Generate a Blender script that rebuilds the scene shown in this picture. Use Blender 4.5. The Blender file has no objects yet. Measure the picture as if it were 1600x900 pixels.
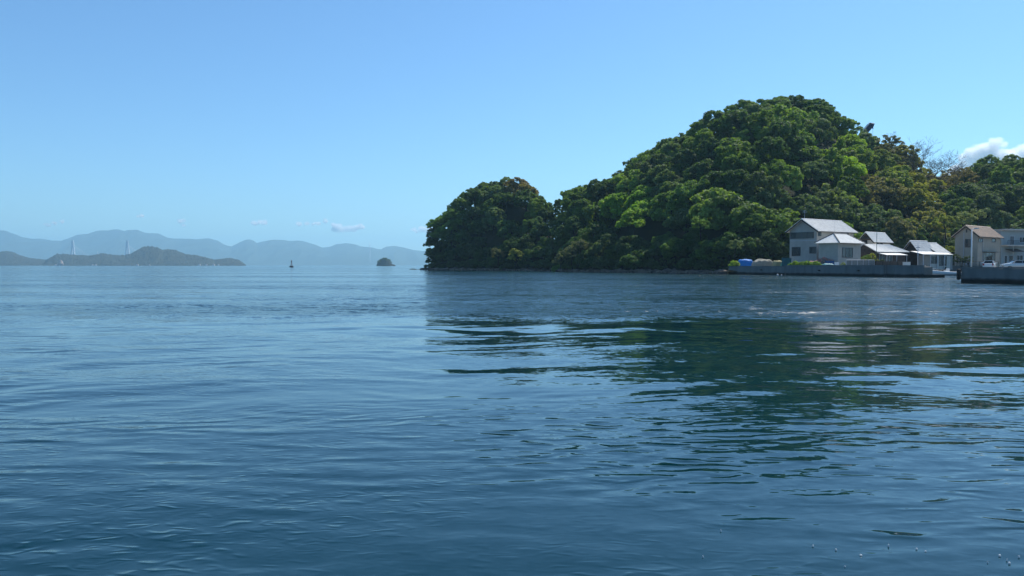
import bpy, bmesh, math, random
import numpy as np
from mathutils import Vector, noise as mnoise
random.seed(7); RNG = np.random.RandomState(11)
SC = bpy.context.scene
COL = SC.collection
R = math.radians

# ------------------------------------------------------------------ camera
CAM_H = 1.8
F = 1208.0                      # focal length in pixels of the 1600 px wide photograph
PITCH = math.atan((450 - 414.5) / F)
cd = bpy.data.cameras.new('camera'); cam = bpy.data.objects.new('camera', cd); COL.objects.link(cam)
cd.sensor_width = 36.0; cd.lens = F / 1600 * 36.0; cd.clip_start = 0.1; cd.clip_end = 200000
cam.location = (0, 0, CAM_H); cam.rotation_euler = (math.pi / 2 - PITCH, 0, 0)
SC.camera = cam

# ------------------------------------------------------------------ sky, sun, exposure
SUN_EL, SUN_AZ = R(54), R(44)
w = bpy.data.worlds.new('World'); SC.world = w; w.use_nodes = True
wn = w.node_tree.nodes; wl = w.node_tree.links
bgn = wn['Background']
sky = wn.new('ShaderNodeTexSky'); sky.sky_type = 'NISHITA'; sky.sun_disc = False
sky.sun_elevation = SUN_EL; sky.sun_rotation = SUN_AZ
sky.air_density = 1.0; sky.dust_density = 0.35; sky.ozone_density = 1.6; sky.altitude = 0
wb = wn.new('ShaderNodeMix'); wb.data_type = 'RGBA'; wb.blend_type = 'MULTIPLY'; wb.inputs['Factor'].default_value = 1
wb.inputs[7].default_value = (0.70, 1.05, 1.32, 1)      # white balance of the whole sky
wl.new(sky.outputs[0], wb.inputs[6]); wl.new(wb.outputs[2], bgn.inputs['Color'])
bgn.inputs['Strength'].default_value = 0.090
sl = bpy.data.lights.new('sun', 'SUN'); sun = bpy.data.objects.new('sun', sl); COL.objects.link(sun)
sl.energy = 5.0; sl.angle = R(0.53); sl.color = (1.0, 0.95, 0.87)
sd = Vector((math.sin(SUN_AZ) * math.cos(SUN_EL), math.cos(SUN_AZ) * math.cos(SUN_EL), math.sin(SUN_EL)))
sun.rotation_euler = sd.to_track_quat('Z', 'Y').to_euler(); sun.location = (0, 0, 50)
SC.view_settings.view_transform = 'Standard'; SC.view_settings.look = 'None'
SC.view_settings.exposure = 0.36; SC.view_settings.gamma = 1.0; SC.view_settings.use_curve_mapping = False
SC.cycles.transparent_max_bounces = 48
SC.cycles.max_bounces = 8
SC.cycles.volume_bounces = 6
SC.cycles.sample_clamp_indirect = 6.0
SC.cycles.sample_clamp_direct = 2.5
SC.cycles.use_adaptive_sampling = False
SC.cycles.denoising_prefilter = 'ACCURATE'
SC.cycles.denoising_input_passes = 'RGB_ALBEDO_NORMAL'

# ------------------------------------------------------------------ projection helpers (photograph pixel + distance -> place)
def rx(px): return (px - 800) / F / (math.cos(PITCH) + 0 * 1)
def zat(py, Y):
    b = (450 - py) / F
    ry = math.cos(PITCH) + b * math.sin(PITCH); rz = -math.sin(PITCH) + b * math.cos(PITCH)
    return CAM_H + rz / ry * Y
def ratio(px, py=414.5):
    b = (450 - py) / F
    return ((px - 800) / F) / (math.cos(PITCH) + b * math.sin(PITCH))
def P(px, py, Y): return Vector((ratio(px, py) * Y, Y, zat(py, Y)))
def topx(X, Y, Z):
    c, s = math.cos(PITCH), math.sin(PITCH)
    d = Y * c - (Z - CAM_H) * s; u = Y * s + (Z - CAM_H) * c
    return 800 + F * X / d, 450 - F * u / d

# ------------------------------------------------------------------ object helpers
def tag(o, label=None, cat=None, group=None, kind=None):
    if label: o['label'] = label
    if cat: o['category'] = cat
    if group: o['group'] = group
    if kind: o['kind'] = kind
    return o
def empty(name, loc=(0, 0, 0), rz=0, **k):
    o = bpy.data.objects.new(name, None); o.empty_display_size = 0.3
    COL.objects.link(o); o.location = loc; o.rotation_euler = (0, 0, rz)
    return tag(o, **k)
class MB:
    def __init__(s): s.v = []; s.f = []
    def add(s, vs, fs):
        n = len(s.v); s.v += [tuple(v) for v in vs]; s.f += [tuple(i + n for i in f) for f in fs]; return s
    def box(s, x0, y0, z0, x1, y1, z1):
        return s.add([(x0,y0,z0),(x1,y0,z0),(x1,y1,z0),(x0,y1,z0),(x0,y0,z1),(x1,y0,z1),(x1,y1,z1),(x0,y1,z1)],
                     [(0,3,2,1),(4,5,6,7),(0,1,5,4),(1,2,6,5),(2,3,7,6),(3,0,4,7)])
    def prism(s, poly, a, b, axis='x'):
        """poly: list of 2D points; extruded from a to b along axis"""
        n = len(poly); mk = {'x': lambda t, p: (t, p[0], p[1]), 'y': lambda t, p: (p[0], t, p[1]), 'z': lambda t, p: (p[0], p[1], t)}[axis]
        vs = [mk(a, p) for p in poly] + [mk(b, p) for p in poly]
        fs = [tuple(range(n))[::-1], tuple(range(n, 2 * n))] + [(i, (i + 1) % n, (i + 1) % n + n, i + n) for i in range(n)]
        return s.add(vs, fs)
    def slab(s, quad, t):
        q = [Vector(p) for p in quad]; nn = (q[1] - q[0]).cross(q[3] - q[0]).normalized() * t
        return s.add([*q, *[p + nn for p in q]], [(3,2,1,0),(4,5,6,7),(0,1,5,4),(1,2,6,5),(2,3,7,6),(3,0,4,7)])
    def tube(s, pts, rad, n=7, cap=True):
        pts = [Vector(p) for p in pts]; m = len(pts)
        if not hasattr(rad, '__len__'): rad = [rad] * m
        rings = []
        for i, p in enumerate(pts):
            d = (pts[min(i + 1, m - 1)] - pts[max(i - 1, 0)]).normalized()
            a = d.orthogonal().normalized() if i == 0 else (rings[-1][1] - d * rings[-1][1].dot(d)).normalized()
            rings.append((p, a, d.cross(a)))
        vs = []
        for (p, a, b), r in zip(rings, rad):
            vs += [p + (a * math.cos(2 * math.pi * k / n) + b * math.sin(2 * math.pi * k / n)) * r for k in range(n)]
        fs = [(i * n + k, i * n + (k + 1) % n, (i + 1) * n + (k + 1) % n, (i + 1) * n + k) for i in range(m - 1) for k in range(n)]
        if cap: fs += [tuple(range(n))[::-1], tuple(range((m - 1) * n, m * n))]
        return s.add(vs, fs)
    def build(s, name, mat, parent=None, smooth=False, loc=None, **k):
        me = bpy.data.meshes.new(name); me.from_pydata(s.v, [], s.f); me.update()
        if smooth: me.polygons.foreach_set('use_smooth', [True] * len(me.polygons))
        if mat is not None: me.materials.append(mat)
        o = bpy.data.objects.new(name, me); COL.objects.link(o)
        if parent is not None: o.parent = parent
        if loc is not None: o.location = loc
        return tag(o, **k)
def np_mesh(name, verts, faces, mat, parent=None, smooth=False, attrs=None, uniform=4):
    me = bpy.data.meshes.new(name)
    verts = np.asarray(verts, np.float32); faces = np.asarray(faces, np.int32)
    me.vertices.add(len(verts)); me.vertices.foreach_set('co', verts.ravel())
    k = faces.shape[1]
    me.loops.add(faces.size); me.loops.foreach_set('vertex_index', faces.ravel())
    me.polygons.add(len(faces)); me.polygons.foreach_set('loop_start', np.arange(len(faces), dtype=np.int32) * k)
    me.update(calc_edges=True)
    if smooth: me.polygons.foreach_set('use_smooth', np.ones(len(faces), bool))
    for an, (dom, data) in (attrs or {}).items():
        at = me.attributes.new(an, 'FLOAT', dom); at.data.foreach_set('value', np.asarray(data, np.float32))
    if mat is not None: me.materials.append(mat)
    o = bpy.data.objects.new(name, me); COL.objects.link(o)
    if parent is not None: o.parent = parent
    return o
def copy_tree(o, parent=None):
    c = o.copy(); COL.objects.link(c)
    if parent is not None: c.parent = parent
    for ch in KIDS.get(o.name, []): copy_tree(ch, c)
    return c
KIDS = {}
def index_kids(root):
    ks = [x for x in COL.objects if x.parent == root]; KIDS[root.name] = ks
    for k_ in ks: index_kids(k_)

# ------------------------------------------------------------------ materials
def mat(name, color, rough=0.7, spec=0.35, var=0.0, scale=2.0, bump=0.0, bscale=8.0, metal=0.0, col2=None, coat=0.0):
    m = bpy.data.materials.new(name); m.use_nodes = True
    nt = m.node_tree; b = nt.nodes['Principled BSDF']
    b.inputs['Base Color'].default_value = (*color, 1); b.inputs['Roughness'].default_value = rough
    b.inputs['Specular IOR Level'].default_value = spec; b.inputs['Metallic'].default_value = metal
    b.inputs['Coat Weight'].default_value = coat
    tc = nt.nodes.new('ShaderNodeTexCoord')
    if var or col2:
        n = nt.nodes.new('ShaderNodeTexNoise'); n.inputs['Scale'].default_value = scale; n.inputs['Detail'].default_value = 6
        n.inputs['Roughness'].default_value = 0.65
        r = nt.nodes.new('ShaderNodeValToRGB'); r.color_ramp.elements[0].position = 0.32; r.color_ramp.elements[1].position = 0.68
        c2 = col2 or tuple(c * (1 - var) for c in color)
        r.color_ramp.elements[0].color = (*c2, 1); r.color_ramp.elements[1].color = (*color, 1)
        nt.links.new(tc.outputs['Object'], n.inputs['Vector']); nt.links.new(n.outputs['Fac'], r.inputs['Fac'])
        nt.links.new(r.outputs['Color'], b.inputs['Base Color'])
    if bump:
        n = nt.nodes.new('ShaderNodeTexNoise'); n.inputs['Scale'].default_value = bscale; n.inputs['Detail'].default_value = 4
        bp = nt.nodes.new('ShaderNodeBump'); bp.inputs['Strength'].default_value = 1; bp.inputs['Distance'].default_value = bump
        nt.links.new(tc.outputs['Object'], n.inputs['Vector']); nt.links.new(n.outputs['Fac'], bp.inputs['Height'])
        nt.links.new(bp.outputs['Normal'], b.inputs['Normal'])
    return m

def leaf_mat(name, trans=0.32):
    m = bpy.data.materials.new(name); m.use_nodes = True; nt = m.node_tree; b = nt.nodes['Principled BSDF']; out = nt.nodes['Material Output']
    oi = nt.nodes.new('ShaderNodeObjectInfo'); at = nt.nodes.new('ShaderNodeAttribute'); at.attribute_name = 'leafvar'
    hv = nt.nodes.new('ShaderNodeHueSaturation')
    mr = nt.nodes.new('ShaderNodeMapRange'); mr.inputs['To Min'].default_value = 1.0; mr.inputs['To Max'].default_value = 3.0
    mh = nt.nodes.new('ShaderNodeMapRange'); mh.inputs['To Min'].default_value = 0.515; mh.inputs['To Max'].default_value = 0.485
    nt.links.new(at.outputs['Fac'], mr.inputs['Value']); nt.links.new(at.outputs['Fac'], mh.inputs['Value'])
    nt.links.new(mr.outputs[0], hv.inputs['Value']); nt.links.new(mh.outputs[0], hv.inputs['Hue'])
    nt.links.new(oi.outputs['Color'], hv.inputs['Color']); nt.links.new(hv.outputs[0], b.inputs['Base Color'])
    b.inputs['Roughness'].default_value = 0.65; b.inputs['Specular IOR Level'].default_value = 0.15
    tr = nt.nodes.new('ShaderNodeBsdfTranslucent'); tm = nt.nodes.new('ShaderNodeMix'); tm.data_type = 'RGBA'; tm.blend_type = 'MULTIPLY'
    tm.inputs['Factor'].default_value = 1; tm.inputs[7].default_value = (1.6, 1.65, 0.45, 1)
    nt.links.new(hv.outputs[0], tm.inputs[6]); nt.links.new(tm.outputs[2], tr.inputs['Color'])
    mx = nt.nodes.new('ShaderNodeMixShader'); mx.inputs[0].default_value = trans
    nt.links.new(b.outputs[0], mx.inputs[1]); nt.links.new(tr.outputs[0], mx.inputs[2]); nt.links.new(mx.outputs[0], out.inputs['Surface'])
    return m

M = {}
M['leaf'] = leaf_mat('foliage', 0.38)
M['bark'] = mat('bark', (0.055, 0.043, 0.034), 0.9, 0.1, var=0.5, scale=3, bump=0.03, bscale=6)
M['grey_bark'] = mat('weathered_bark', (0.16, 0.13, 0.11), 0.9, 0.1, var=0.4, scale=3)
M['soil'] = mat('forest_floor', (0.016, 0.024, 0.010), 0.95, 0.1, col2=(0.022, 0.020, 0.012), scale=0.15, bump=0.3, bscale=0.7)
M['rock'] = mat('shore_rock', (0.24, 0.19, 0.15), 0.9, 0.2, col2=(0.06, 0.05, 0.045), scale=0.6, bump=0.2, bscale=1.5)
M['ground'] = mat('village_ground', (0.22, 0.21, 0.19), 0.9, 0.2, var=0.3, scale=0.3)

# ================================================================== THE SEA
def smoothstep(a, b, x):
    t = np.clip((x - a) / (b - a), 0, 1); return t * t * (3 - 2 * t)
def patch(x, y, sc, ph):
    """smooth irregular field in about 0..1"""
    s = 0
    rs = np.random.RandomState(ph)
    for k in range(7):
        a = rs.uniform(0, 6.28); f = rs.uniform(0.6, 1.7) / sc; p = rs.uniform(0, 6.28)
        s = s + np.sin((x * math.cos(a) + y * math.sin(a)) * f * 6.28 + p + 1.3 * np.sin(y * f * 2.1 + p * 2) + 1.1 * np.sin(x * f * 2.7 + p))
    return 0.5 + s / 7
def sea():
    H = CAM_H; rr = [0.6, 1.2, 1.8, 2.2]
    while rr[-1] < 13000:
        r = rr[-1]
        dr = max(r * r / 2900.0, 0.028) if r < 60 else max(r * 0.028, 1.3)
        if r > 300: dr = r * 0.10
        rr.append(r + dr)
    rr = np.array(rr); rr[-1] = 13000
    th = np.concatenate([np.linspace(-180, -48, 16)[:-1], np.linspace(-48, 48, 640), np.linspace(48, 180, 16)[1:-1]])
    th = np.radians(th); nt_, nr = len(th), len(rr)
    RR, TT = np.meshgrid(rr, th, indexing='ij')
    X = RR * np.sin(TT); Y = RR * np.cos(TT)
    DR = np.gradient(rr)[:, None] * np.ones_like(X); DT = 96 / 640 * math.pi / 180 * RR
    DS = np.where(np.abs(TT) < R(48), np.maximum(DR, DT), 30.0)
    Z = np.zeros_like(X)
    rs = np.random.RandomState(5)
    wx = X + 0.35 * np.sin(Y * 0.9 + 1.0) + 0.22 * np.sin(X * 1.7 + Y * 0.6)
    wy = Y + 0.30 * np.sin(X * 0.8 + 2.0) + 0.20 * np.sin(Y * 1.9 - X * 0.7)
    calm = patch(X, Y, 11, 3)                    # 0 calm .. 1 rippled
    near = smoothstep(13.0, 9.0, RR)
    for k in range(150):
        lam = 0.22 * (7.0 / 0.22) ** (rs.uniform(0, 1) ** 1.1)
        a = rs.normal(R(97), R(30))
        slope = 0.0042 if lam > 0.7 else 0.0050
        if lam > 3: slope = 0.0036
        amp = slope * lam / 6.28
        ph = rs.uniform(0, 6.28)
        att = smoothstep(2.2, 4.5, lam / DS)
        if lam < 0.7:
            pk = smoothstep(0.42, 0.78, patch(X, Y, 6 + 4 * rs.uniform(), 20 + k % 5))
            mod = 0.08 + 0.7 * pk + 0.25 * near
        else:
            mod = (0.50 + 0.85 * patch(X, Y, 14, 40 + k % 4)) * (1 - 0.60 * near)
        # sheltered smooth tongue of water in front of the hill's mirror image
        Z += amp * mod * att * np.sin((wx * math.cos(a) + wy * math.sin(a)) * 6.28 / lam + ph)
    # short ripples gathered in curved bands (current lines)
    V = np.stack([X, Y, Z], -1).reshape(-1, 3)
    idx = np.arange(nr * nt_).reshape(nr, nt_)
    a = idx[:-1]; b = idx[1:]; a2 = np.roll(a, -1, 1); b2 = np.roll(b, -1, 1)
    Fc = np.stack([a, b, b2, a2], -1).reshape(-1, 4)
    # centre disc as degenerate quads to the first ring
    V = np.vstack([V, [[0, 0, 0]]]); c = len(V) - 1
    f0 = idx[0]; cen = np.stack([np.full(nt_ // 2, c), f0[0:2 * (nt_ // 2):2], f0[1:2 * (nt_ // 2):2], np.roll(f0, -2)[0:2 * (nt_ // 2):2]], -1)
    Fc = np.vstack([Fc, cen])
    Fc = Fc[:, ::-1]
    # material
    m = bpy.data.materials.new('sea_water'); m.use_nodes = True; nt = m.node_tree; bs = nt.nodes['Principled BSDF']; L = nt.links
    N = lambda t: nt.nodes.new(t)
    bs.inputs['Base Color'].default_value = (0.0, 0.0205, 0.0290, 1)
    bs.inputs['IOR'].default_value = 1.37; bs.inputs['Specular IOR Level'].default_value = 0.5
    geo = N('ShaderNodeNewGeometry'); sep = N('ShaderNodeSeparateXYZ'); L.new(geo.outputs['Position'], sep.inputs[0])
    def math_(op, a, b=None, clamp=False):
        n = N('ShaderNodeMath'); n.operation = op; n.use_clamp = clamp
        for i, v in enumerate([a, b]):
            if v is None: continue
            if isinstance(v, (int, float)): n.inputs[i].default_value = v
            else: L.new(v, n.inputs[i])
        return n.outputs[0]
    def noise(scale, det=2.0, rough=0.5, sx=1, sy=1, dist=0.0, rot=0):
        mp = N('ShaderNodeMapping'); mp.inputs['Scale'].default_value = (sx, sy, 1); mp.inputs['Rotation'].default_value = (0, 0, R(rot))
        L.new(geo.outputs['Position'], mp.inputs['Vector'])
        n = N('ShaderNodeTexNoise'); n.inputs['Scale'].default_value = scale; n.inputs['Detail'].default_value = det
        n.inputs['Roughness'].default_value = rough; n.inputs['Distortion'].default_value = dist
        L.new(mp.outputs[0], n.inputs['Vector']); return n.outputs['Fac']
    def ramp(v, a, b, lo=0.0, hi=1.0):
        n = N('ShaderNodeMapRange'); n.interpolation_type = 'SMOOTHSTEP'
        for i, x in zip((1, 2, 3, 4), (a, b, lo, hi)): n.inputs[i].default_value = x
        L.new(v, n.inputs[0]); return n.outputs[0]
    y = sep.outputs['Y']; x = sep.outputs['X']
    wob = noise(0.12, 2, 0.5)
    yy = math_('ADD', y, math_('MULTIPLY', math_('SUBTRACT', wob, 0.5), 10.0))
    far = ramp(yy, 23.0, 30.0)                       # the wind-ruffled water starts about 26 m out
    nearr = ramp(math_('ADD', y, math_('MULTIPLY', math_('SUBTRACT', wob, 0.5), 3.0)), 10.0, 7.0)
    patchn = ramp(noise(0.10, 3, 0.55, 0.6, 1.0), 0.42, 0.62)
    streak = ramp(noise(0.035, 4, 0.6, 0.35, 1.6), 0.40, 0.62)
    calm_ = math_('ADD', math_('MULTIPLY', far, math_('ADD', ramp(x, -25.0, 8.0, 0.16, 0.75), math_('MULTIPLY', streak, 0.7))), math_('MULTIPLY', math_('SUBTRACT', 1.0, far), math_('ADD', 0.05, math_('MULTIPLY', patchn, 0.28))))
    amp = math_('ADD', calm_, math_('MULTIPLY', nearr, 0.10))
    def vnoise(scale, sx, sy, det, k, rot=0):
        mp = N('ShaderNodeMapping'); mp.inputs['Scale'].default_value = (sx, sy, 1); mp.inputs['Rotation'].default_value = (0, 0, R(rot))
        L.new(geo.outputs['Position'], mp.inputs['Vector'])
        n = N('ShaderNodeTexNoise'); n.inputs['Scale'].default_value = scale; n.inputs['Detail'].default_value = det; n.inputs['Roughness'].default_value = 0.55
        n.inputs['Distortion'].default_value = 0.4
        L.new(mp.outputs[0], n.inputs['Vector'])
        v = N('ShaderNodeVectorMath'); v.operation = 'SUBTRACT'; v.inputs[1].default_value = (.5, .5, .5); L.new(n.outputs['Color'], v.inputs[0])
        w_ = N('ShaderNodeVectorMath'); w_.operation = 'MULTIPLY'; w_.inputs[1].default_value = (k * .7, k, 0); L.new(v.outputs[0], w_.inputs[0]); return w_.outputs[0]
    def vadd(a, b):
        v = N('ShaderNodeVectorMath'); v.operation = 'ADD'; L.new(a, v.inputs[0]); L.new(b, v.inputs[1]); return v.outputs[0]
    def vscale(a, f):
        v = N('ShaderNodeVectorMath'); v.operation = 'SCALE'; L.new(a, v.inputs[0])
        if isinstance(f, (int, float)): v.inputs['Scale'].default_value = f
        else: L.new(f, v.inputs['Scale'])
        return v.outputs[0]
    # slopes of the wavelets too short for the mesh
    fine = vadd(vnoise(3.6, 1, 1.7, 2, 0.30, 8), vnoise(11.0, 1, 1.6, 2, 0.26, -12))
    mid = vadd(vnoise(1.1, .8, 1.6, 2, 0.30, 5), vnoise(0.22, .5, 1.8, 3, 0.16, -4))
    slope = vadd(vscale(fine, math_('MULTIPLY', amp, math_('ADD', 1.0, math_('MULTIPLY', far, 3.2)))), vscale(mid, math_('MULTIPLY', math_('MULTIPLY', far, amp), 3.4)))
    def ridged(scale, sx, sy, rot, det):
        mp = N('ShaderNodeMapping'); mp.inputs['Scale'].default_value = (sx, sy, 1); mp.inputs['Rotation'].default_value = (0, 0, R(rot)); L.new(geo.outputs['Position'], mp.inputs['Vector'])
        n = N('ShaderNodeTexNoise'); n.noise_type = 'RIDGED_MULTIFRACTAL'; n.inputs['Scale'].default_value = scale; n.inputs['Detail'].default_value = det; n.inputs['Roughness'].default_value = .55
        n.inputs['Distortion'].default_value = .5; n.inputs['Lacunarity'].default_value = 2.1; L.new(mp.outputs[0], n.inputs['Vector']); return n.outputs['Fac']
    pn2 = ramp(noise(0.13, 3, 0.5, 0.7, 1.1, 0.5, 30), 0.40, 0.62)
    tongue = math_('MULTIPLY', ramp(math_('ADD', x, math_('MULTIPLY', wob, 4.0)), -4.0, 1.0), ramp(y, 7.8, 11.0))
    nr_ = math_('MULTIPLY', math_('SUBTRACT', 1.0, far), math_('SUBTRACT', 1.0, math_("MULTIPLY", tongue, 0.86)))
    ha = math_('MULTIPLY', ridged(1.5, .55, 1.5, 14, 4), math_('MULTIPLY', math_('ADD', .18, math_('MULTIPLY', pn2, .82)), 0.040))
    hb = math_('MULTIPLY', ridged(3.6, .6, 1.4, -16, 3), math_('MULTIPLY', math_('ADD', .12, math_('MULTIPLY', patchn, .88)), 0.030))
    bp = N('ShaderNodeBump'); bp.inputs['Strength'].default_value = 1.0; bp.inputs['Distance'].default_value = 1.0
    hc = math_('MULTIPLY', ridged(9.0, .65, 1.3, 24, 2), math_('MULTIPLY', math_('ADD', .15, math_('MULTIPLY', ramp(noise(0.21, 3, 0.5, 0.8, 1.1, 0.8, -20), 0.42, 0.6), .85)), 0.0085))
    L.new(math_('MULTIPLY', math_('ADD', math_('ADD', ha, hb), hc), nr_), bp.inputs['Height'])
    nadd = vadd(bp.outputs['Normal'], slope)
    nn = N('ShaderNodeVectorMath'); nn.operation = 'NORMALIZE'; L.new(nadd, nn.inputs[0])
    L.new(nn.outputs[0], bs.inputs['Normal'])
    L.new(math_('ADD', 0.03, math_('MULTIPLY', math_('MULTIPLY', far, amp), 0.11)), bs.inputs['Roughness'])
    o = np_mesh('sea', V, Fc, m, smooth=True); tag(o, kind='structure')
sea()

# ================================================================== TERRAIN
def interp(tab, x): return np.interp(x, [t[0] for t in tab], [t[1] for t in tab])
SKYLINE = [(655,416),(660,405),(664,380),(668,350),(680,341),(695,331),(710,316),(725,305),(745,290),(770,282),(795,278),(815,280),(828,288),(838,300),(850,314),(865,321),(874,332),
  (880,304),(896,289),(920,286),(938,284),(950,273),(977,262),(990,250),(1010,233),(1033,218),(1067,207),(1087,193),(1107,180),(1140,172),(1160,160),(1183,157),(1217,148),(1247,147),
  (1267,155),(1290,167),(1320,187),(1333,202),(1345,215),(1362,216),(1371,210),(1395,213),(1408,232),(1425,262),(1440,272),(1467,268),(1499,260),(1520,262),(1541,252),(1557,246),(1600,249),(1660,246),(1800,262),(2000,300)]
SHORE = [(640,320),(662,300),(700,282),(760,262),(860,230),(900,207),(1000,185),(1130,159),(1190,160),(1250,164),(1340,172),(1480,178),(1600,178),(2000,185)]
DEPTH = [(640,12),(662,16),(700,28),(800,40),(874,34),(890,42),(1000,62),(1200,78),(1330,72),(1420,62),(1600,50),(2000,50)]
TREE_H = [(655,6),(690,8),(874,7.5),(900,9),(2000,9.5)]
def terrain_z(X, Y):
    px = 800 + F * X / Y
    ys = interp(SHORE, px); d = interp(DEPTH, px); yr = ys + d
    zr = np.maximum(CAM_H + (414.5 - interp(SKYLINE, px)) / F * yr - interp(TREE_H, px), -4)
    zr = zr * smoothstep(662, 712, px) * (1 - .35 * np.exp(-((px - 876) / 18.0) ** 2))
    t = (Y - ys) / d
    f = np.where(t < 0, t * 0.9, np.where(t < 1, 1 - np.abs(1 - np.clip(t, 0, 1)) ** 1.35, 1 - (t - 1) * 0.55))
    zz = zr * f
    land0 = np.where(px > 1135, 1.6, -1.2)
    return np.where(t < 0, np.maximum(land0 + t * 8, -3), np.maximum(zz + land0 * (1 - np.clip(t, 0, 1)), -3))
def hillside():
    pxs = np.concatenate([np.linspace(640, 1700, 220), np.linspace(1710, 2000, 20)]); ts = np.linspace(-0.12, 2.2, 60)
    V = []
    for t in ts:
        for p in pxs:
            y = interp(SHORE, p) + t * interp(DEPTH, p); x = (p - 800) / F * y
            z = float(terrain_z(np.array(x), np.array(y)))
            z += (mnoise.noise(Vector((x * .15, y * .15, 0))) * 0.9 if t > 0.03 else 0)
            V.append((x, y, z))
    n = len(pxs); Fc = [(j * n + i, j * n + i + 1, (j + 1) * n + i + 1, (j + 1) * n + i) for j in range(len(ts) - 1) for i in range(n - 1)]
    tag(np_mesh('hillside', V, Fc, M['soil'], smooth=True), kind='structure')
hillside()

# ---- distant land
def far_mat(name, c1, c2, scale):
    return mat(name, c1, 0.95, 0.1, col2=c2, scale=scale)
def ridge(name, prof, Yr, Yf, Yb, m, rough=0.10, step=1.0, rows=26, seed=0, tex=0.02, exp=1.3, trees=0):
    pxs = np.arange(prof[0][0], prof[-1][0] + step, step); V = []
    ts = np.concatenate([np.linspace(-0.02, 1, rows), np.linspace(1.06, 1.8, 8)])
    for t in ts:
        for p in pxs:
            Yq = Yf + (Yr - Yf) * t if t <= 1 else Yr + (Yb - Yr) * (t - 1) / 0.8
            x0 = (p - 800) / F * Yq
            top = max(CAM_H + (414.5 - np.interp(p, [q[0] for q in prof], [q[1] for q in prof])) / F * Yr, -5)
            k = 1 - abs(1 - t) ** exp if t <= 1 else 1 - (t - 1) * 1.2
            if t < 0: k = t
            s = Yr * 0.012
            nz = mnoise.fractal(Vector((x0 / (s * 3) + seed, Yq / (s * 6), seed * 3.3)), 0.9, 2.1, 5)
            rid = 1 - abs(mnoise.noise(Vector((x0 / (s * 2.2) + seed, Yq / (s * 9), seed))))
            z = top * (k + (rid - 0.75) * rough * 1.6 * (4 * min(max(t, 0), 1) * (1 - min(max(t, 0), 1)))) + top * nz * tex * (t > 0)
            if trees and t > 0: z += trees * (abs(mnoise.noise(Vector((x0 / 16, Yq / 16, seed)))) + .6 * mnoise.noise(Vector((x0 / 8, Yq / 8, seed))))
            V.append((x0, Yq, z))
    n = len(pxs); Fc = [(j * n + i, j * n + i + 1, (j + 1) * n + i + 1, (j + 1) * n + i) for j in range(len(ts) - 1) for i in range(n - 1)]
    return tag(np_mesh(name, V, Fc, m, smooth=False), kind='structure')
MTN = [(-260,385),(-200,372),(-120,366),(-60,370),(-20,362),(0,361),(10,361),(25,366),(32,369),(50,374),(65,374),(80,376),(95,377),(110,371),(122,366),(138,364.5),(150,361.5),(165,360),(180,359),(188,359),(196,362),(205,360.5),(215,359.5),(225,363),(235,364.5),(247,365),(262,371),(275,373),(300,373.5),(310,374.5),(325,373),(340,376),(350,382),(362,385),(372,380),(385,374),(390,374),(397,376),(402,379.5),(410,377),(422,375),(437,375.7),(452,377),(467,375.7),(480,379),(493,382.7),(505,387.6),(516,385.5),(527,381),(541,379.5),(554,381.6),(565,385.5),(582,387),(595,389.7),(603,385.5),(616,383.8),(631,387),(646,390.6),(660,392),(720,394),(800,396),(900,399)]
mm = far_mat('distant_forest', (0.05, 0.07, 0.045), (0.035, 0.05, 0.035), 0.004)
ridge('mountain_range', MTN, 10500, 8600, 12400, mm, rough=0.30, step=2, seed=3, rows=44, tex=.035)
mi = far_mat('island_forest', (0.052, 0.056, 0.042), (0.018, 0.022, 0.018), 0.03)
ISA = [(-120,396),(-60,390),(-30,394),(0,394.5),(10,393),(20,394),(32,399.5),(47,403.7),(67,406),(78,407),(90,412),(96,414.6)]
ISB = [(66,414.6),(70,411),(75,405.5),(88,399),(100,398),(115,399),(128,399.5),(140,401),(150,399),(160,396.5),(170,398),(180,399),(195,399.5),(205,397),(215,391),(225,387),(238,385.5),(247,387),(255,391),(262,390),(275,391),(290,397),(305,399),(320,402),(335,407),(345,406),(360,404),(370,406),(378,410),(384,414.6)]
ridge('island', ISA, 3900, 3600, 4300, mi, rough=0.14, step=0.8, seed=8, tex=0.06, rows=50, trees=6)
ridge('island', ISB, 3500, 3250, 3900, mi, rough=0.22, step=0.7, seed=12, tex=0.07, rows=50, trees=6.5)

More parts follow.
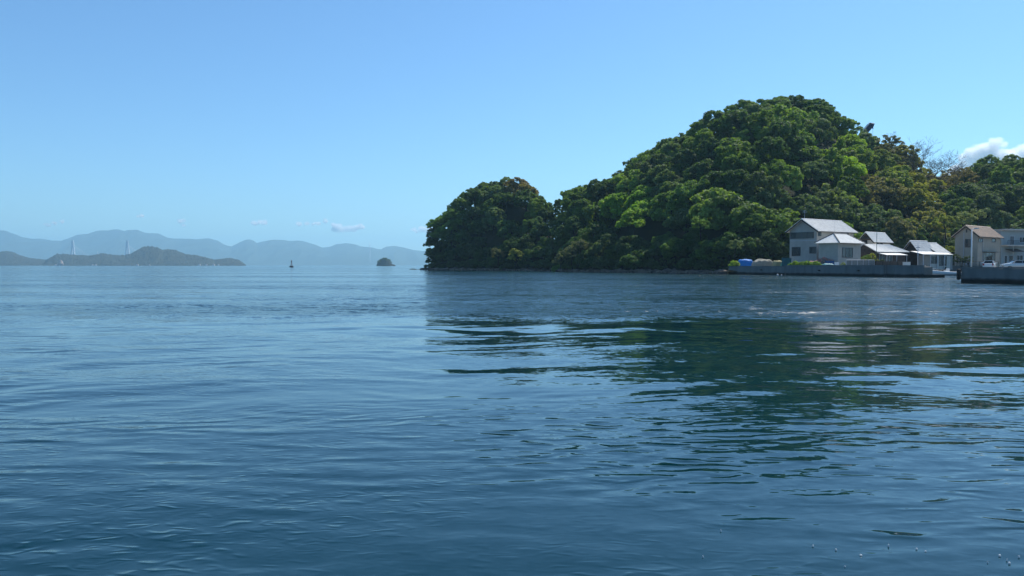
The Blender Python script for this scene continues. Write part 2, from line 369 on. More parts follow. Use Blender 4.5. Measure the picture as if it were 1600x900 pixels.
# ================================================================== TREES
def crown_mesh(seed, lobes=12, flat=0.75, leaf=0.05, n=9000, gap=0.0, lobe_r=(0.28, 0.46), sub_r=(0.10, 0.19)):
    """hierarchical clumps: boughs > sprays > small leaf faces"""
    rs = np.random.RandomState(seed); C_, Rr = [], []
    asp = np.array([rs.uniform(.85, 1.15), rs.uniform(.85, 1.15), 1])
    for k in range(lobes):
        for tr in range(60):
            a = rs.uniform(0, 6.283); u = rs.uniform(-0.35, 1.0); rad = math.sqrt(max(0, 1 - u * u)) * rs.uniform(0.45, 0.82)
            c = np.array([math.cos(a) * rad, math.sin(a) * rad, u * 0.72 * flat + 0.05]) * asp; r = rs.uniform(*lobe_r)
            if all(np.linalg.norm(c - d) > 0.55 * min(r, q) for d, q in zip(C_, Rr)): break
        C_.append(c); Rr.append(r)
    C_.append(np.array([0, 0, 0.1])); Rr.append(0.62)
    C_ = np.array(C_); Rr = np.array(Rr)
    sc, sr, sn, st = [], [], [], []
    for k in range(len(Rr)):
        m_ = int(26 * Rr[k] ** 2 / 0.13); tone = rs.uniform(0, 1)
        for q in range(m_):
            d = rs.normal(size=3); d /= np.linalg.norm(d)
            if d[2] < -0.5: continue
            p = C_[k] + d * Rr[k] * rs.uniform(.82, 1.08) * np.array([1, 1, .85])
            dist = np.linalg.norm(p - C_, axis=1) / Rr; dist[k] = 9
            if dist.min() < 0.80: continue
            if gap and mnoise.noise(Vector(p * 3.0) + Vector((seed, 0, 0))) < gap - 0.5: continue
            sc.append(p); sr.append(rs.uniform(*sub_r)); sn.append(d); st.append(.45 * tone + .3 * rs.uniform())
    sc = np.array(sc); sr = np.array(sr); sn = np.array(sn); st = np.array(st)
    k = rs.choice(len(sr), size=n, p=sr ** 2 / (sr ** 2).sum())
    d = rs.normal(size=(n, 3)) + sn[k] * 0.9 + np.array([0, 0, .25]); d /= np.linalg.norm(d, axis=1)[:, None]
    pts = sc[k] + d * sr[k][:, None] * rs.uniform(.30, 1.28, n)[:, None] * np.array([1, 1, .75])
    nn = d * 0.7 + sn[k] * .3 + rs.normal(size=(n, 3)) * 0.45 + np.array([0, 0, 0.25]); nn /= np.linalg.norm(nn, axis=1)[:, None]
    t = np.cross(nn, rs.normal(size=(n, 3))); t /= np.linalg.norm(t, axis=1)[:, None]; b = np.cross(nn, t)
    sz = leaf * rs.uniform(0.5, 1.3, n)[:, None]; fold = nn * sz * 0.25
    v = np.stack([pts - t * sz, pts - b * sz * 0.55 - fold, pts + t * sz, pts + b * sz * 0.6 + fold], 1).reshape(-1, 3)
    return v, np.arange(4 * n).reshape(-1, 4), st[k] + .25 * rs.uniform(size=n)
def crown_proto(i, **k):
    v, f, lv = crown_mesh(100 + i, **k)
    o = np_mesh('crown', v, f, M['leaf'], attrs={'leafvar': ('FACE', lv)}); me = o.data; bpy.data.objects.remove(o); return me
def trunk_proto(seed):
    rs = random.Random(seed); mb = MB()
    lean = Vector((rs.uniform(-.12, .12), rs.uniform(-.12, .12), 0))
    pts = [Vector((0, 0, -1.1)), Vector((0, 0, -0.6)) + lean * .4, Vector((0, 0, -0.2)) + lean, Vector((0, 0, 0.25)) + lean]
    mb.tube(pts, [0.050, 0.040, 0.032, 0.015], 7)
    for k in range(5):
        a = k * 1.26 + rs.uniform(-.3, .3); s0 = pts[1].lerp(pts[2], rs.uniform(0.3, 1.0)); e = Vector((math.cos(a) * .6, math.sin(a) * .6, rs.uniform(.05, .45)))
        mb.tube([s0, s0.lerp(e, .5) + Vector((0, 0, -.05)), e], [0.022, 0.014, 0.006], 5)
    o = mb.build('trunk', M['bark']); me = o.data; bpy.data.objects.remove(o); return me
CROWNS = [crown_proto(i, lobes=random.choice([7, 10, 14]), flat=random.choice([.8, .95, 1.15]), gap=0.10, n=13000, leaf=0.051) for i in range(12)]
LOOSE = [crown_proto(20 + i, lobes=15, flat=0.95, n=6000, leaf=0.042, gap=0.40, lobe_r=(0.2, 0.36), sub_r=(.07, .14)) for i in range(5)]
TRUNKS = [trunk_proto(i) for i in range(5)]
def make_tree(x, y, zc, rad, hs_, color, label, group, loose=False, name='broadleaf_tree', rz=None, cat='tree', tr_scale=1.0):
    t = empty(name, (x, y, zc - rad * 1.05), label=label, cat=cat, group=group)
    c = bpy.data.objects.new('crown', random.choice(LOOSE if loose else CROWNS)); COL.objects.link(c); c.parent = t
    c.location = (0, 0, rad * 1.05 - 0.15 * rad); c.scale = (rad * random.uniform(.95, 1.1), rad * random.uniform(.95, 1.1), rad * hs_)
    c.rotation_euler = (random.uniform(-.15, .15), random.uniform(-.15, .15), random.uniform(0, 6.28) if rz is None else rz); c.color = (*color, 1)
    k = bpy.data.objects.new('trunk', random.choice(TRUNKS)); COL.objects.link(k); k.parent = t
    k.location = (0, 0, rad * 1.05 * tr_scale - 0.1); k.scale = (rad, rad, rad * 1.05); k.rotation_euler = (0, 0, random.uniform(0, 6.28))
    return t
# (px, py, radius px, colour, words)
TONES = [
 (985,322,24,(0.105,0.170,0.022),'bright yellow-green','new'),
 (1312,243,30,(0.110,0.165,0.018),'bright yellow-green','new'),
 (1345,262,22,(0.085,0.115,0.025),'olive green',''),
 (1300,322,24,(0.115,0.160,0.050),'pale green','loose'),
 (1282,292,30,(0.085,0.110,0.055),'grey-green','loose'),
 (1235,240,26,(0.080,0.110,0.045),'grey-green','loose'),
 (1140,318,24,(0.072,0.106,0.026),'light green',''),
 (1175,318,24,(0.084,0.116,0.028),'light green',''),
 (1105,345,18,(0.084,0.116,0.028),'light green',''),
 (1085,362,15,(0.092,0.126,0.028),'light green',''),
 (1215,335,24,(0.058,0.090,0.022),'fresh green',''),
 (1085,305,16,(0.070,0.120,0.030),'light green',''),
 (1372,218,24,(0.095,0.080,0.035),'rusty brown','loose'),
 (1392,232,20,(0.072,0.072,0.038),'brown-green','loose'),
 (1420,262,22,(0.125,0.120,0.024),'yellow-olive',''),
 (1435,295,20,(0.110,0.115,0.024),'yellow-olive',''),
 (1360,295,28,(0.085,0.080,0.045),'grey-brown','loose'),
 (1395,330,34,(0.088,0.088,0.045),'grey-olive','loose'),
 (1445,330,28,(0.100,0.100,0.038),'olive','loose'),
 (1330,340,26,(0.060,0.070,0.036),'dull olive','loose'),
 (1470,285,20,(0.085,0.075,0.042),'brown-green','loose'),
 (1490,270,18,(0.090,0.078,0.040),'brown-green','loose'),
 (822,288,15,(0.100,0.075,0.028),'rusty-topped',''),
 (835,300,12,(0.090,0.075,0.028),'rusty-topped',''),
 (700,345,25,(0.060,0.110,0.024),'fresh green',''),
 (1540,330,30,(0.045,0.065,0.030),'dark green',''),
 (1380,265,20,(0.090,0.115,0.030),'olive green',''),
]
def zone(px, py):
    if px < 874:
        v = 'crown' if py < 310 else 'middle' if py < 350 else 'foot'
        hh = 'left' if px < 720 else 'centre' if px < 800 else 'right'
        return f'at the {v} of the small headland, {hh}'
    s = 'on the low shoulder beside the notch' if px < 940 else 'on the left flank of the hill' if px < 1020 else 'on the middle of the hill slope' if px < 1110 else 'left above the seawall tip' if px < 1180 \
        else 'left above the silver-roofed house' if px < 1240 else 'above the silver-roofed house' if px < 1310 else 'above the annex' if px < 1350 else 'above the small white house' if px < 1400 \
        else 'behind the low village roofs' if px < 1480 else 'behind the beige house' if px < 1550 else 'behind the pale blue house'
    v = 'highest up' if py < 215 else 'high' if py < 260 else 'halfway' if py < 305 else 'lower' if py < 350 else 'lowest'
    return f'{v} {s}'
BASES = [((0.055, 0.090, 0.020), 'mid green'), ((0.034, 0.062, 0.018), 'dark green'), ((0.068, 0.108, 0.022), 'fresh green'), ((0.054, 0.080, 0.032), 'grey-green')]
def forest():
    pts = []; PXM = lambda y: F / y
    def lim(px, rpx):                         # the lowest outline height over the width of a crown
        return max(interp(SKYLINE, px + k * rpx) for k in (-.55, -.25, 0, .25, .55))
    # trees that draw the skyline, then the slope is filled
    px = 678.0
    while px < 1660:
        y = interp(SHORE, px) + interp(DEPTH, px) * random.uniform(.86, 1.02)
        rad = random.uniform(3.2, 4.6) if px < 874 else random.uniform(3.6, 6.0)
        if px < 720 or 840 < px < 905: rad = random.uniform(2.2, 3.0)
        rp = rad * F / y
        pts.append([(px - 800) / F * y, y, rad, px, 1.0, interp(SKYLINE, px)])
        px += rp * random.uniform(.85, 1.15)
    for (a, b, r_) in [(678,352,2.5),(673,366,2.2),(672,380,2.4),(673,393,2.4),(676,405,2.3),(690,350,3.0),(687,368,3.1),(688,386,3.2),(690,402,2.8),(704,336,3.2),(705,356,3.4),(706,376,3.4),(706,396,3.2),(722,322,3.2),(724,344,3.5),(724,368,3.6),(725,392,3.4),
                       (742,306,3.4),(745,330,3.6),(746,356,3.7),(748,382,3.6)]:
        y = interp(SHORE, a) + 2 + (410 - b) / 70 * 12; pts.append([(a - 800) / F * y, y, r_, a, None, b - r_ * F / y * .8])
        y += 4.5; a2 = a + 7; b2 = b + random.uniform(-3, 8); pts.append([(a2 - 800) / F * y, y, r_ * 1.12, a2, None, b2 - r_ * F / y * .8])
    n0 = len(pts)
    for _ in range(60000):
        px = random.uniform(750, 1690); t = random.uniform(0.02, 1.25); d = interp(DEPTH, px); y = interp(SHORE, px) + t * d
        if random.random() > (y * d) / (250 * 80): continue
        x = (px - 800) / F * y; head = px < 880
        rad = random.uniform(3.6, 5.4) if head else random.choice([random.uniform(3.6, 5.2), random.uniform(4.8, 6.6), random.uniform(6.4, 8.6)])
        if px > 1340: rad = random.uniform(3.6, 6.2)
        if t < 0.12: rad *= 0.75
        if t > 0.8: rad = min(rad, 5.5)
        if 840 < px < 905: rad *= 0.65
        if any((x - q[0]) ** 2 + (y - q[1]) ** 2 < (0.56 * (rad + q[2])) ** 2 for q in pts if q[4] is not None): continue
        pts.append([x, y, rad, px, t, None])
        if len(pts) >= 298: break
    made = []
    for x, y, rad, px, t, fixed in pts:
        hsc = random.uniform(.85, 1.05); rp = rad * F / y
        if fixed is not None: zc = zat(fixed + random.uniform(-1.5, 2.0), y) - rad * hsc * .86
        else:
            z0 = float(terrain_z(np.array(x), np.array(y))); th = float(interp(TREE_H, px)) * (0.42 + 0.58 * min(1, t / 0.16))
            zc = max(z0 + th - rad * 0.80 + random.uniform(-1.4, 1.4), z0 + rad * 0.35)
            zc = min(zc, zat(lim(px, rp), y) - rad * hsc * 0.86)
        qx, qy = topx(x, y, zc + 0.3 * rad); color = None
        for a, b, r_, c_, nm, kd in TONES:
            if (qx - a) ** 2 + (qy - b) ** 2 < (r_ * 1.0) ** 2: color, nm_, kd_ = c_, nm, kd
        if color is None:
            (color, nm_), kd_ = (BASES[1] if (qy > 345 and qx < 1200 and random.random() < .75) else random.choice(BASES)), ''  # shade at the hill foot put into leaf colour: most low trees dark green
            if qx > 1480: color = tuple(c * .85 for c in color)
        j = random.uniform(.85, 1.2); color = tuple(c * j for c in color)
        sz = 'very broad' if rad > 6.8 else 'broad' if rad > 5.4 else 'rounded' if rad > 4.2 else 'small'
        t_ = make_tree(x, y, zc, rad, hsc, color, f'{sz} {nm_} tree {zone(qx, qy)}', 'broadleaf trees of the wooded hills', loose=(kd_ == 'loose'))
        made.append((t_, qx, qy))
    by = {}
    for m_ in made: by.setdefault(m_[0]['label'], []).append(m_)
    ORD = ['leftmost'] + [w + ' from left' for w in ('second', 'third', 'fourth', 'fifth', 'sixth', 'seventh', 'eighth', 'ninth', 'tenth', 'eleventh', 'twelfth', 'thirteenth', 'fourteenth', 'fifteenth', 'sixteenth', 'seventeenth', 'eighteenth')]
    for lab, ms in by.items():
        if len(ms) < 2: continue
        ms.sort(key=lambda q: q[1])
        for i, q in enumerate(ms):
            w_ = 'rightmost' if i == len(ms) - 1 else ORD[min(i, 17)]
            q[0]['label'] = f'{lab}, {w_}'
    print('trees', len(pts), n0)
forest()
# undergrowth and shrubs along the shore
def number_rows():
    NUM = ['leftmost', 'second', 'third', 'fourth', 'fifth', 'sixth', 'seventh', 'eighth', 'ninth', 'tenth', 'eleventh', 'twelfth', 'thirteenth', 'fourteenth', 'fifteenth', 'sixteenth', 'seventeenth', 'eighteenth', 'nineteenth', 'twentieth']
    by = {}
    for o in COL.objects:
        if o.name.startswith(('shrub', 'bushy_tree', 'slope_tree')) and o.parent is None and 'label' in o: by.setdefault(o['label'], []).append(o)
    for lab, os_ in by.items():
        if len(os_) < 2: continue
        os_.sort(key=lambda o: o.location.x / o.location.y)
        for i, o in enumerate(os_): o['label'] = f"{lab}, {'rightmost' if i == len(os_) - 1 else NUM[min(i, 19)]}" + ('' if i in (0, len(os_) - 1) else ' from left')
def shrubs():
    px = 668; k = 0; ROWS = {}
    while px < 1640:
        ys = interp(SHORE, px); rad = random.uniform(1.6, 3.0)
        if px < 690: rad = random.uniform(1.2, 1.8)
        y = ys + random.uniform(-0.5, 1.5) + rad * 0.4; x = (px - 800) / F * y
        c = random.choice([(0.040, 0.062, 0.026), (0.050, 0.072, 0.030), (0.034, 0.055, 0.022)])
        where = 'headland' if px < 870 else 'big hill'
        part = 'left' if px < 740 or 870 <= px < 960 else 'middle' if px < 805 or 870 < px < 1060 else 'right'
        lab = f'low dark shrub at the waterline below the {where}, {part} part' if px < 1150 else 'low dark shrub at the slope foot behind the village'
        if px > 1150: y += 1.0; x = (px - 800) / F * y
        make_tree(x, y, rad * 0.55 + (0.6 if px < 1150 else 1.9), rad, 0.85, c, lab, 'shrubs along the waterline' if px < 1150 else 'shrubs behind the village', loose=random.random() < .3, name='shrub', cat='shrub', tr_scale=0.9)
        y2 = y + 2.2; r2 = rad * 1.25; x2 = (px + 6 - 800) / F * y2
        make_tree(x2, y2, rad * 0.55 + random.uniform(3.6, 5.0), r2, 1.0, c, f'dark bushy tree above the waterline below the {where}, {part} part' if px < 1150 else 'dark bushy tree low behind the village houses', 'bushy trees above the waterline' if px < 1150 else 'bushy trees behind the village', name='bushy_tree')
        if px > 1140:
            y3 = ys + interp(DEPTH, px) * random.uniform(.13, .2); x3 = (px - 5 - 800) / F * y3
            make_tree(x3, y3, float(terrain_z(np.array(x3), np.array(y3))) + 2.6, rad * 1.7, 1.0, tuple(q * 1.2 for q in c), 'leafy tree on the lower slope above the village roofs', 'trees on the slope above the village', name='slope_tree')
        px += rad * 1.5 / ys * F; k += 1
    number_rows()
    for (a, b, Yq, rad, c, lab) in [
        (805, 402, 243, 3.6, (0.12, 0.135, 0.030), 'yellow-green bush at the waterline of the small headland'),
        (778, 398, 250, 3.0, (0.075, 0.080, 0.040), 'grey-brown bush left of the yellow-green waterline bush'),
        (906, 384, 205, 2.8, (0.085, 0.095, 0.060), 'pale grey-green shrub leaning out of the dark cove, upper one'),
        (893, 395, 207, 2.8, (0.080, 0.092, 0.055), 'pale grey-green shrub leaning out of the dark cove, middle one'),
        (876, 403, 212, 2.6, (0.075, 0.090, 0.050), 'pale grey-green shrub leaning out of the dark cove, lowest one'),
        (1148, 385, 156, 1.9, (0.075, 0.100, 0.050), 'pale sprig bush above the left end of the seawall'),
        (1095, 352, 165, 2.6, (0.100, 0.150, 0.035), 'light green bush halfway up left of the seawall'),
        (1478, 348, 178, 3.2, (0.10, 0.120, 0.030), 'yellow-green tree between the low roofs and the beige house'),
        (1505, 343, 176, 2.6, (0.11, 0.130, 0.060), 'pale green bush just behind the beige house gable'),
        (1528, 337, 177, 2.2, (0.10, 0.120, 0.055), 'pale green bush above the brown tiled roof'),
        (1482, 392, 160, 1.6, (0.11, 0.130, 0.030), 'narrow yellow-green shrub left of the beige house wall')]:
        q = P(a, b, Yq)
        make_tree(q.x, q.y, q.z, rad, 0.85, c, lab, None, loose=True, name='shrub', cat='shrub')
shrubs()
# shore rocks: one heap nobody could count
def rocks():
    mb = MB(); px = 660.0
    ico = bmesh.new(); bmesh.ops.create_icosphere(ico, subdivisions=1, radius=1); iv = [v.co.copy() for v in ico.verts]; fi = [[v.index for v in f.verts] for f in ico.faces]
    while px < 1150:
        for r_ in range(4):
            Yq = interp(SHORE, px) + random.uniform(-2.4, 1.5) + (1 if px < 670 else 0); s = random.uniform(0.3, 1.1); x = (px + random.uniform(-4, 4) - 800) / F * Yq
            sx, sy, sz = s * random.uniform(.9, 1.7), s, s * random.uniform(.4, .85); z = random.uniform(-.15, .35)
            mb.add([(x + v.x * sx * (1 + random.uniform(-.15, .15)), Yq + v.y * sy, z + v.z * sz * (1 + random.uniform(-.2, .2))) for v in iv], fi)
        px += 3.2
    mb.build('shore_rocks', M['rock'], kind='stuff', label='dark rocks along the foot of the wooded hills', cat='rocks')
rocks()

# ---- the islet
def islet():
    prof = [(588,414.6),(590,411),(594,407),(598,404),(603,403),(607,405),(610,409),(613,412.5),(616,413.2),(618,414.6)]
    ridge('islet', prof, 1900, 1885, 1925, mi, rough=0.1, step=0.5, seed=4, tex=0.08, rows=16)
    for k_, (a, b, r_) in enumerate([(592,409,4.6),(595,406.5,5),(599,405,5.6),(603,405,5.4),(607,406.5,5.2),(610,409.5,4),(597,410,5.5),(605,410,5.5),(601,409,6)]):
        q = P(a, b, 1898 + random.uniform(-6, 6))
        make_tree(q.x, q.y, q.z - 1, r_, 0.9, (0.040, 0.065, 0.025), 'dark tree on the tiny islet, ' + ['low at its left end', 'left of the summit', 'at the summit, left', 'at the summit, right', 'right of the summit', 'low at its right end', 'low in front, left', 'low in front, right', 'low in front, middle'][k_], 'trees on the tiny islet')
islet()

# ================================================================== VILLAGE
M['wall_grey'] = mat('pale_grey_render', (0.43, 0.42, 0.385), 0.85, 0.2, var=0.22, scale=0.9)
M['wall_white'] = mat('off_white_render', (0.52, 0.505, 0.46), 0.85, 0.2, var=0.18, scale=0.9)
M['wall_beige'] = mat('beige_render', (0.40, 0.355, 0.29), 0.85, 0.2, var=0.15, scale=0.8)
M['wall_blue'] = mat('pale_blue_render', (0.34, 0.41, 0.43), 0.8, 0.2, var=0.12, scale=0.8)
M['wood_dark'] = mat('dark_timber', (0.045, 0.035, 0.030), 0.8, 0.2, var=0.5, scale=2)
M['wood_brown'] = mat('weathered_boards', (0.13, 0.10, 0.085), 0.85, 0.2, var=0.4, scale=2)
M['tile_grey'] = mat('silver_grey_roof_tile', (0.76, 0.74, 0.69), 0.38, 0.5, var=0.22, scale=1.6)
M['tile_pale'] = mat('pale_roof_sheet', (0.84, 0.82, 0.76), 0.4, 0.5, var=0.15, scale=1.2)
M['tile_brown'] = mat('tan_roof_tile', (0.66, 0.50, 0.37), 0.6, 0.3, var=0.22, scale=1.6)
M['tile_dark'] = mat('dark_roof_tile', (0.06, 0.06, 0.065), 0.5, 0.4, var=0.3, scale=2)
M['frame_dark'] = mat('dark_window_frame', (0.03, 0.03, 0.035), 0.45, 0.5)
M['frame_light'] = mat('aluminium_frame', (0.45, 0.47, 0.5), 0.4, 0.5)
M['glass'] = mat('window_glass', (0.012, 0.018, 0.025), 0.06, 0.35)
M['blind'] = mat('drawn_blind_glass', (0.055, 0.05, 0.045), 0.25, 0.6)
M['concrete'] = mat('aged_concrete', (0.20, 0.205, 0.20), 0.92, 0.15, col2=(0.12, 0.125, 0.12), scale=0.5, bump=0.02, bscale=3)
M['metal'] = mat('galvanised_metal', (0.45, 0.46, 0.47), 0.4, 0.5, metal=0.3)
M['white_paint'] = mat('white_paint', (0.78, 0.78, 0.76), 0.4, 0.5)
M['blue_paint'] = mat('blue_hull_paint', (0.03, 0.10, 0.22), 0.35, 0.5)
M['black'] = mat('black_plastic', (0.02, 0.02, 0.022), 0.4, 0.5)
M['rubber'] = mat('rubber', (0.02, 0.02, 0.02), 0.8, 0.3)
M['green_pole'] = mat('green_pole_paint', (0.05, 0.10, 0.08), 0.6, 0.3)

def wallmat():
    """concrete with the damp algae band and stains a tide leaves on it"""
    m = mat('seawall_concrete', (0.19, 0.20, 0.20), 0.9, 0.2); nt = m.node_tree; L = nt.links; b = nt.nodes['Principled BSDF']
    g = nt.nodes.new('ShaderNodeNewGeometry'); sp = nt.nodes.new('ShaderNodeSeparateXYZ'); L.new(g.outputs['Position'], sp.inputs[0])
    n = nt.nodes.new('ShaderNodeTexNoise'); n.inputs['Scale'].default_value = 0.5; n.inputs['Detail'].default_value = 7; n.inputs['Roughness'].default_value = .7
    L.new(g.outputs['Position'], n.inputs['Vector'])
    mp = nt.nodes.new('ShaderNodeMapping'); mp.inputs['Scale'].default_value = (1.1, 1.1, 0.3); L.new(g.outputs['Position'], mp.inputs['Vector'])
    n2 = nt.nodes.new('ShaderNodeTexNoise'); n2.inputs['Scale'].default_value = 1; n2.inputs['Detail'].default_value = 5; L.new(mp.outputs[0], n2.inputs['Vector'])
    a = nt.nodes.new('ShaderNodeMath'); a.operation = 'MULTIPLY_ADD'; a.inputs[1].default_value = 0.5; L.new(n.outputs['Fac'], a.inputs[0]); L.new(sp.outputs['Z'], a.inputs[2])
    r = nt.nodes.new('ShaderNodeValToRGB'); e = r.color_ramp.elements
    e[0].position = 0.52; e[0].color = (0.022, 0.024, 0.022, 1); e[1].position = 0.80; e[1].color = (0.17, 0.18, 0.18, 1)
    q = e.new(0.64); q.color = (0.055, 0.055, 0.055, 1)
    L.new(a.outputs[0], r.inputs['Fac'])
    r2 = nt.nodes.new('ShaderNodeValToRGB'); r2.color_ramp.elements[0].position = .35; r2.color_ramp.elements[0].color = (.78, .78, .78, 1); r2.color_ramp.elements[1].position = .62
    L.new(n2.outputs['Fac'], r2.inputs['Fac'])
    x = nt.nodes.new('ShaderNodeMix'); x.data_type = 'RGBA'; x.blend_type = 'MULTIPLY'; x.inputs['Factor'].default_value = 1
    L.new(r.outputs[0], x.inputs[6]); L.new(r2.outputs[0], x.inputs[7]); L.new(x.outputs[2], b.inputs['Base Color'])
    return m
M['seawall'] = wallmat()

# ---- quays: solid ground behind the walls
SW_A, SW_B = Vector((42.9, 153.0)), Vector((59.6, 112.6))
D0 = (SW_B - SW_A).normalized(); N0 = Vector((D0.y * -1, D0.x)) # N0 points inland (+x,+y side)
def ground_poly(name, pts, z, zb=-2.5):
    MB().prism([tuple(p) for p in pts], zb, z, 'z').build(name, M['ground'], kind='structure')
INL = 0.5
ground_poly('ground', [SW_A + N0 * INL + D0 * .3, SW_B + N0 * INL - D0 * .3, (61.9, 113.8), (80.4, 150.2), (93.4, 150.0), (140, 150), (170, 195), (52, 195), (44.5, 156)], 1.55)
ground_poly('ground', [(46.6, 79.6), (60, 45), (110, 45), (139.8, 149.8), (93.8, 149.8)], 1.15)
def seawall(lab, A, B, z1, th=0.6, step=5.0, ends=True, joints=None):
    d = (B - A); Ln = d.length; t = empty('seawall', (A.x, A.y, 0), math.atan2(d.y, d.x), label=lab, cat='seawall')
    nseg = max(1, round(Ln / step)); s = Ln / nseg
    for k in range(nseg):
        dz = random.uniform(-.015, .015)
        mb = MB().prism([(-0.12, -2.2), (0.0, z1 - 0.16 + dz), (th, z1 - 0.16 + dz), (th, -2.2)], k * s + 0.02, (k + 1) * s - 0.02, 'x')
        mb.build('wall_section', M['seawall'], t)
    for k in range(nseg):
        MB().box(k * s + 0.01, -0.05, z1 - 0.158, (k + 1) * s - 0.01, th + 0.04, z1 + random.uniform(-.012, .012)).build('coping', M['concrete'], t)
    MB().box(0.0, 0.06, -2.2, Ln, th - 0.02, z1 - 0.2).build('core', M['seawall'], t)
    return t
J = SW_A.lerp(SW_B, 0.36)
seawall('long low grey concrete seawall in front of the village, left stretch below the blue tarpaulin', SW_A, J, 1.66)
seawall('long low grey concrete seawall below the white houses, ending at the boat basin', J + D0 * 0.02, SW_B, 1.82)
seawall('short return of the village seawall facing the boat basin', SW_B + D0 * .03, Vector((80.2, 149.6)), 1.80, step=8)
seawall('back wall of the small boat basin behind the white motorboat', Vector((80.8, 149.7)), Vector((93.3, 149.6)), 1.75, step=4.1)
seawall('plain grey concrete breakwater at the right edge in front of the parked cars', Vector((45.9, 79.0)), Vector((57.5, 50.5)), 1.63, step=7)
seawall('inner side of the right breakwater facing the boat basin', Vector((93.2, 149.2)), Vector((46.5, 79.7)), 1.35, step=9)
# ladder and drain pipes on the seawall face
def wall_ladder(lab, f):
    p = SW_A.lerp(SW_B, f); t = empty('wall_ladder', (p.x, p.y, 0), math.atan2(D0.y, D0.x), label=lab, cat='ladder')
    for x in (-.22, .22): MB().tube([(x, -.22, -.6), (x, -.2, 1.9)], .03, 5).build('rail', M['frame_dark'], t)
    for k in range(8): MB().tube([(-.22, -.21, -.4 + k * .3), (.22, -.21, -.4 + k * .3)], .02, 5).build('rung', M['frame_dark'], t)
wall_ladder('metal ladder fixed to the seawall face below the dark timber house', .86)
for f, lab in ((.22, 'drain pipe stub in the left stretch of the seawall'), (.55, 'drain pipe stub in the seawall below the annex'), (.74, 'drain pipe stub in the seawall below the low house')):
    p = SW_A.lerp(SW_B, f); MB().tube([(0, .1, 0), (0, -.3, 0)], .11, 9).build('drain_pipe', M['black'], loc=(p.x - .12, p.y - .05, .95), label=lab, cat='pipe').rotation_euler = (0, 0, math.atan2(D0.y, D0.x))
# landing step at the basin mouth
q = MB(); q.box(0, 0, -2, 3.0, 2.2, 0.45); q.box(0.1, 0.9, .45, 1.3, 2.1, 0.85)
q.build('landing_step', M['seawall'], loc=(60.2, 112.9, 0), label='low concrete landing step at the right end of the village seawall', cat='landing')
MB().tube([(0, 0, 0), (0, 0, .12), (0, 0, 1.0), (0, 0, 1.1)], [.12, .2, .2, .12], 12).build('dock_fender', M['rubber'], loc=(45.62, 78.95, .32), label='black rubber fender hanging on the left corner of the right breakwater', cat='fender', smooth=True)

# ---- house helpers; local x runs along the eaves, local y along the gable wall
class Site:
    """a rotated plot: near corner seen at (px, Y); walls run off to px_left (gable, local y) and px_right (long side, local x)"""
    def __init__(s, name, lab, cat, pxN, Y, pxL, pxR, a, zg, group=None):
        s.a = R(a); s.Y = Y; s.B = Vector((ratio(pxN) * Y, Y)); s.dx = Vector((math.sin(s.a), math.cos(s.a))); s.dy = Vector((-math.cos(s.a), math.sin(s.a)))
        s.zg = zg; s.t = empty(name, (s.B.x, s.B.y, zg), math.pi / 2 - s.a, label=lab, cat=cat, group=group)
        s.L = s.sx(pxR); s.W = s.sy(pxL)
    def _s(s, d, px, off=Vector((0, 0))):
        r = ratio(px); B = s.B + off; return (r * B.y - B.x) / (d.x - r * d.y)
    def sx(s, px): return s._s(s.dx, px)
    def sy(s, px): return s._s(s.dy, px)
    def zx(s, py, x): return zat(py, s.B.y + s.dx.y * x) - s.zg
    def zy(s, py, y): return zat(py, s.B.y + s.dy.y * y) - s.zg
def window(site, face, u0, u1, z0, z1, panes=2, fm='frame_dark', gm='glass', off=0.0, name='window', fw=0.10, label=None):
    """face 'x': wall y=off (runs along local x); face 'y': wall x=off (runs along local y)"""
    t = site.t; u0, u1 = min(u0, u1), max(u0, u1); z0, z1 = min(z0, z1), max(z0, z1)
    def bx(mb, a, b, c, d, o0, o1):
        if face == 'x': mb.box(a, off - o1, c, b, off - o0, d)
        else: mb.box(off - o1, a, c, off - o0, b, d)
    mb = MB(); pr = 0.06
    bx(mb, u0, u1, z0, z0 + fw, 0, pr); bx(mb, u0, u1, z1 - fw, z1, 0, pr)
    bx(mb, u0, u0 + fw, z0 + fw, z1 - fw, 0, pr); bx(mb, u1 - fw, u1, z0 + fw, z1 - fw, 0, pr)
    for k in range(1, panes):
        c = u0 + (u1 - u0) * k / panes; bx(mb, c - fw / 2, c + fw / 2, z0 + fw, z1 - fw, 0, pr - .01)
    wv = mb.build(name, M[fm], t)
    if label: wv['label'] = label
    gms = gm if isinstance(gm, (list, tuple)) else [gm] * panes
    for k in range(panes):
        a = u0 + (u1 - u0) * k / panes + fw * .5; b = u0 + (u1 - u0) * (k + 1) / panes - fw * .5
        m2 = MB(); bx(m2, a, b, z0 + fw * .5, z1 - fw * .5, 0.002, 0.022); m2.build('pane', M[gms[k]], wv)
    return wv
def pxwin(site, face, p0, p1, y0, y1, **k):
    if face == 'x':
        a, b = site.sx(p0), site.sx(p1); m = (a + b) / 2; return window(site, 'x', a, b, site.zx(y1, m), site.zx(y0, m), **k)
    a, b = site.sy(p0), site.sy(p1); m = (a + b) / 2; return window(site, 'y', a, b, site.zy(y1, m), site.zy(y0, m), **k)
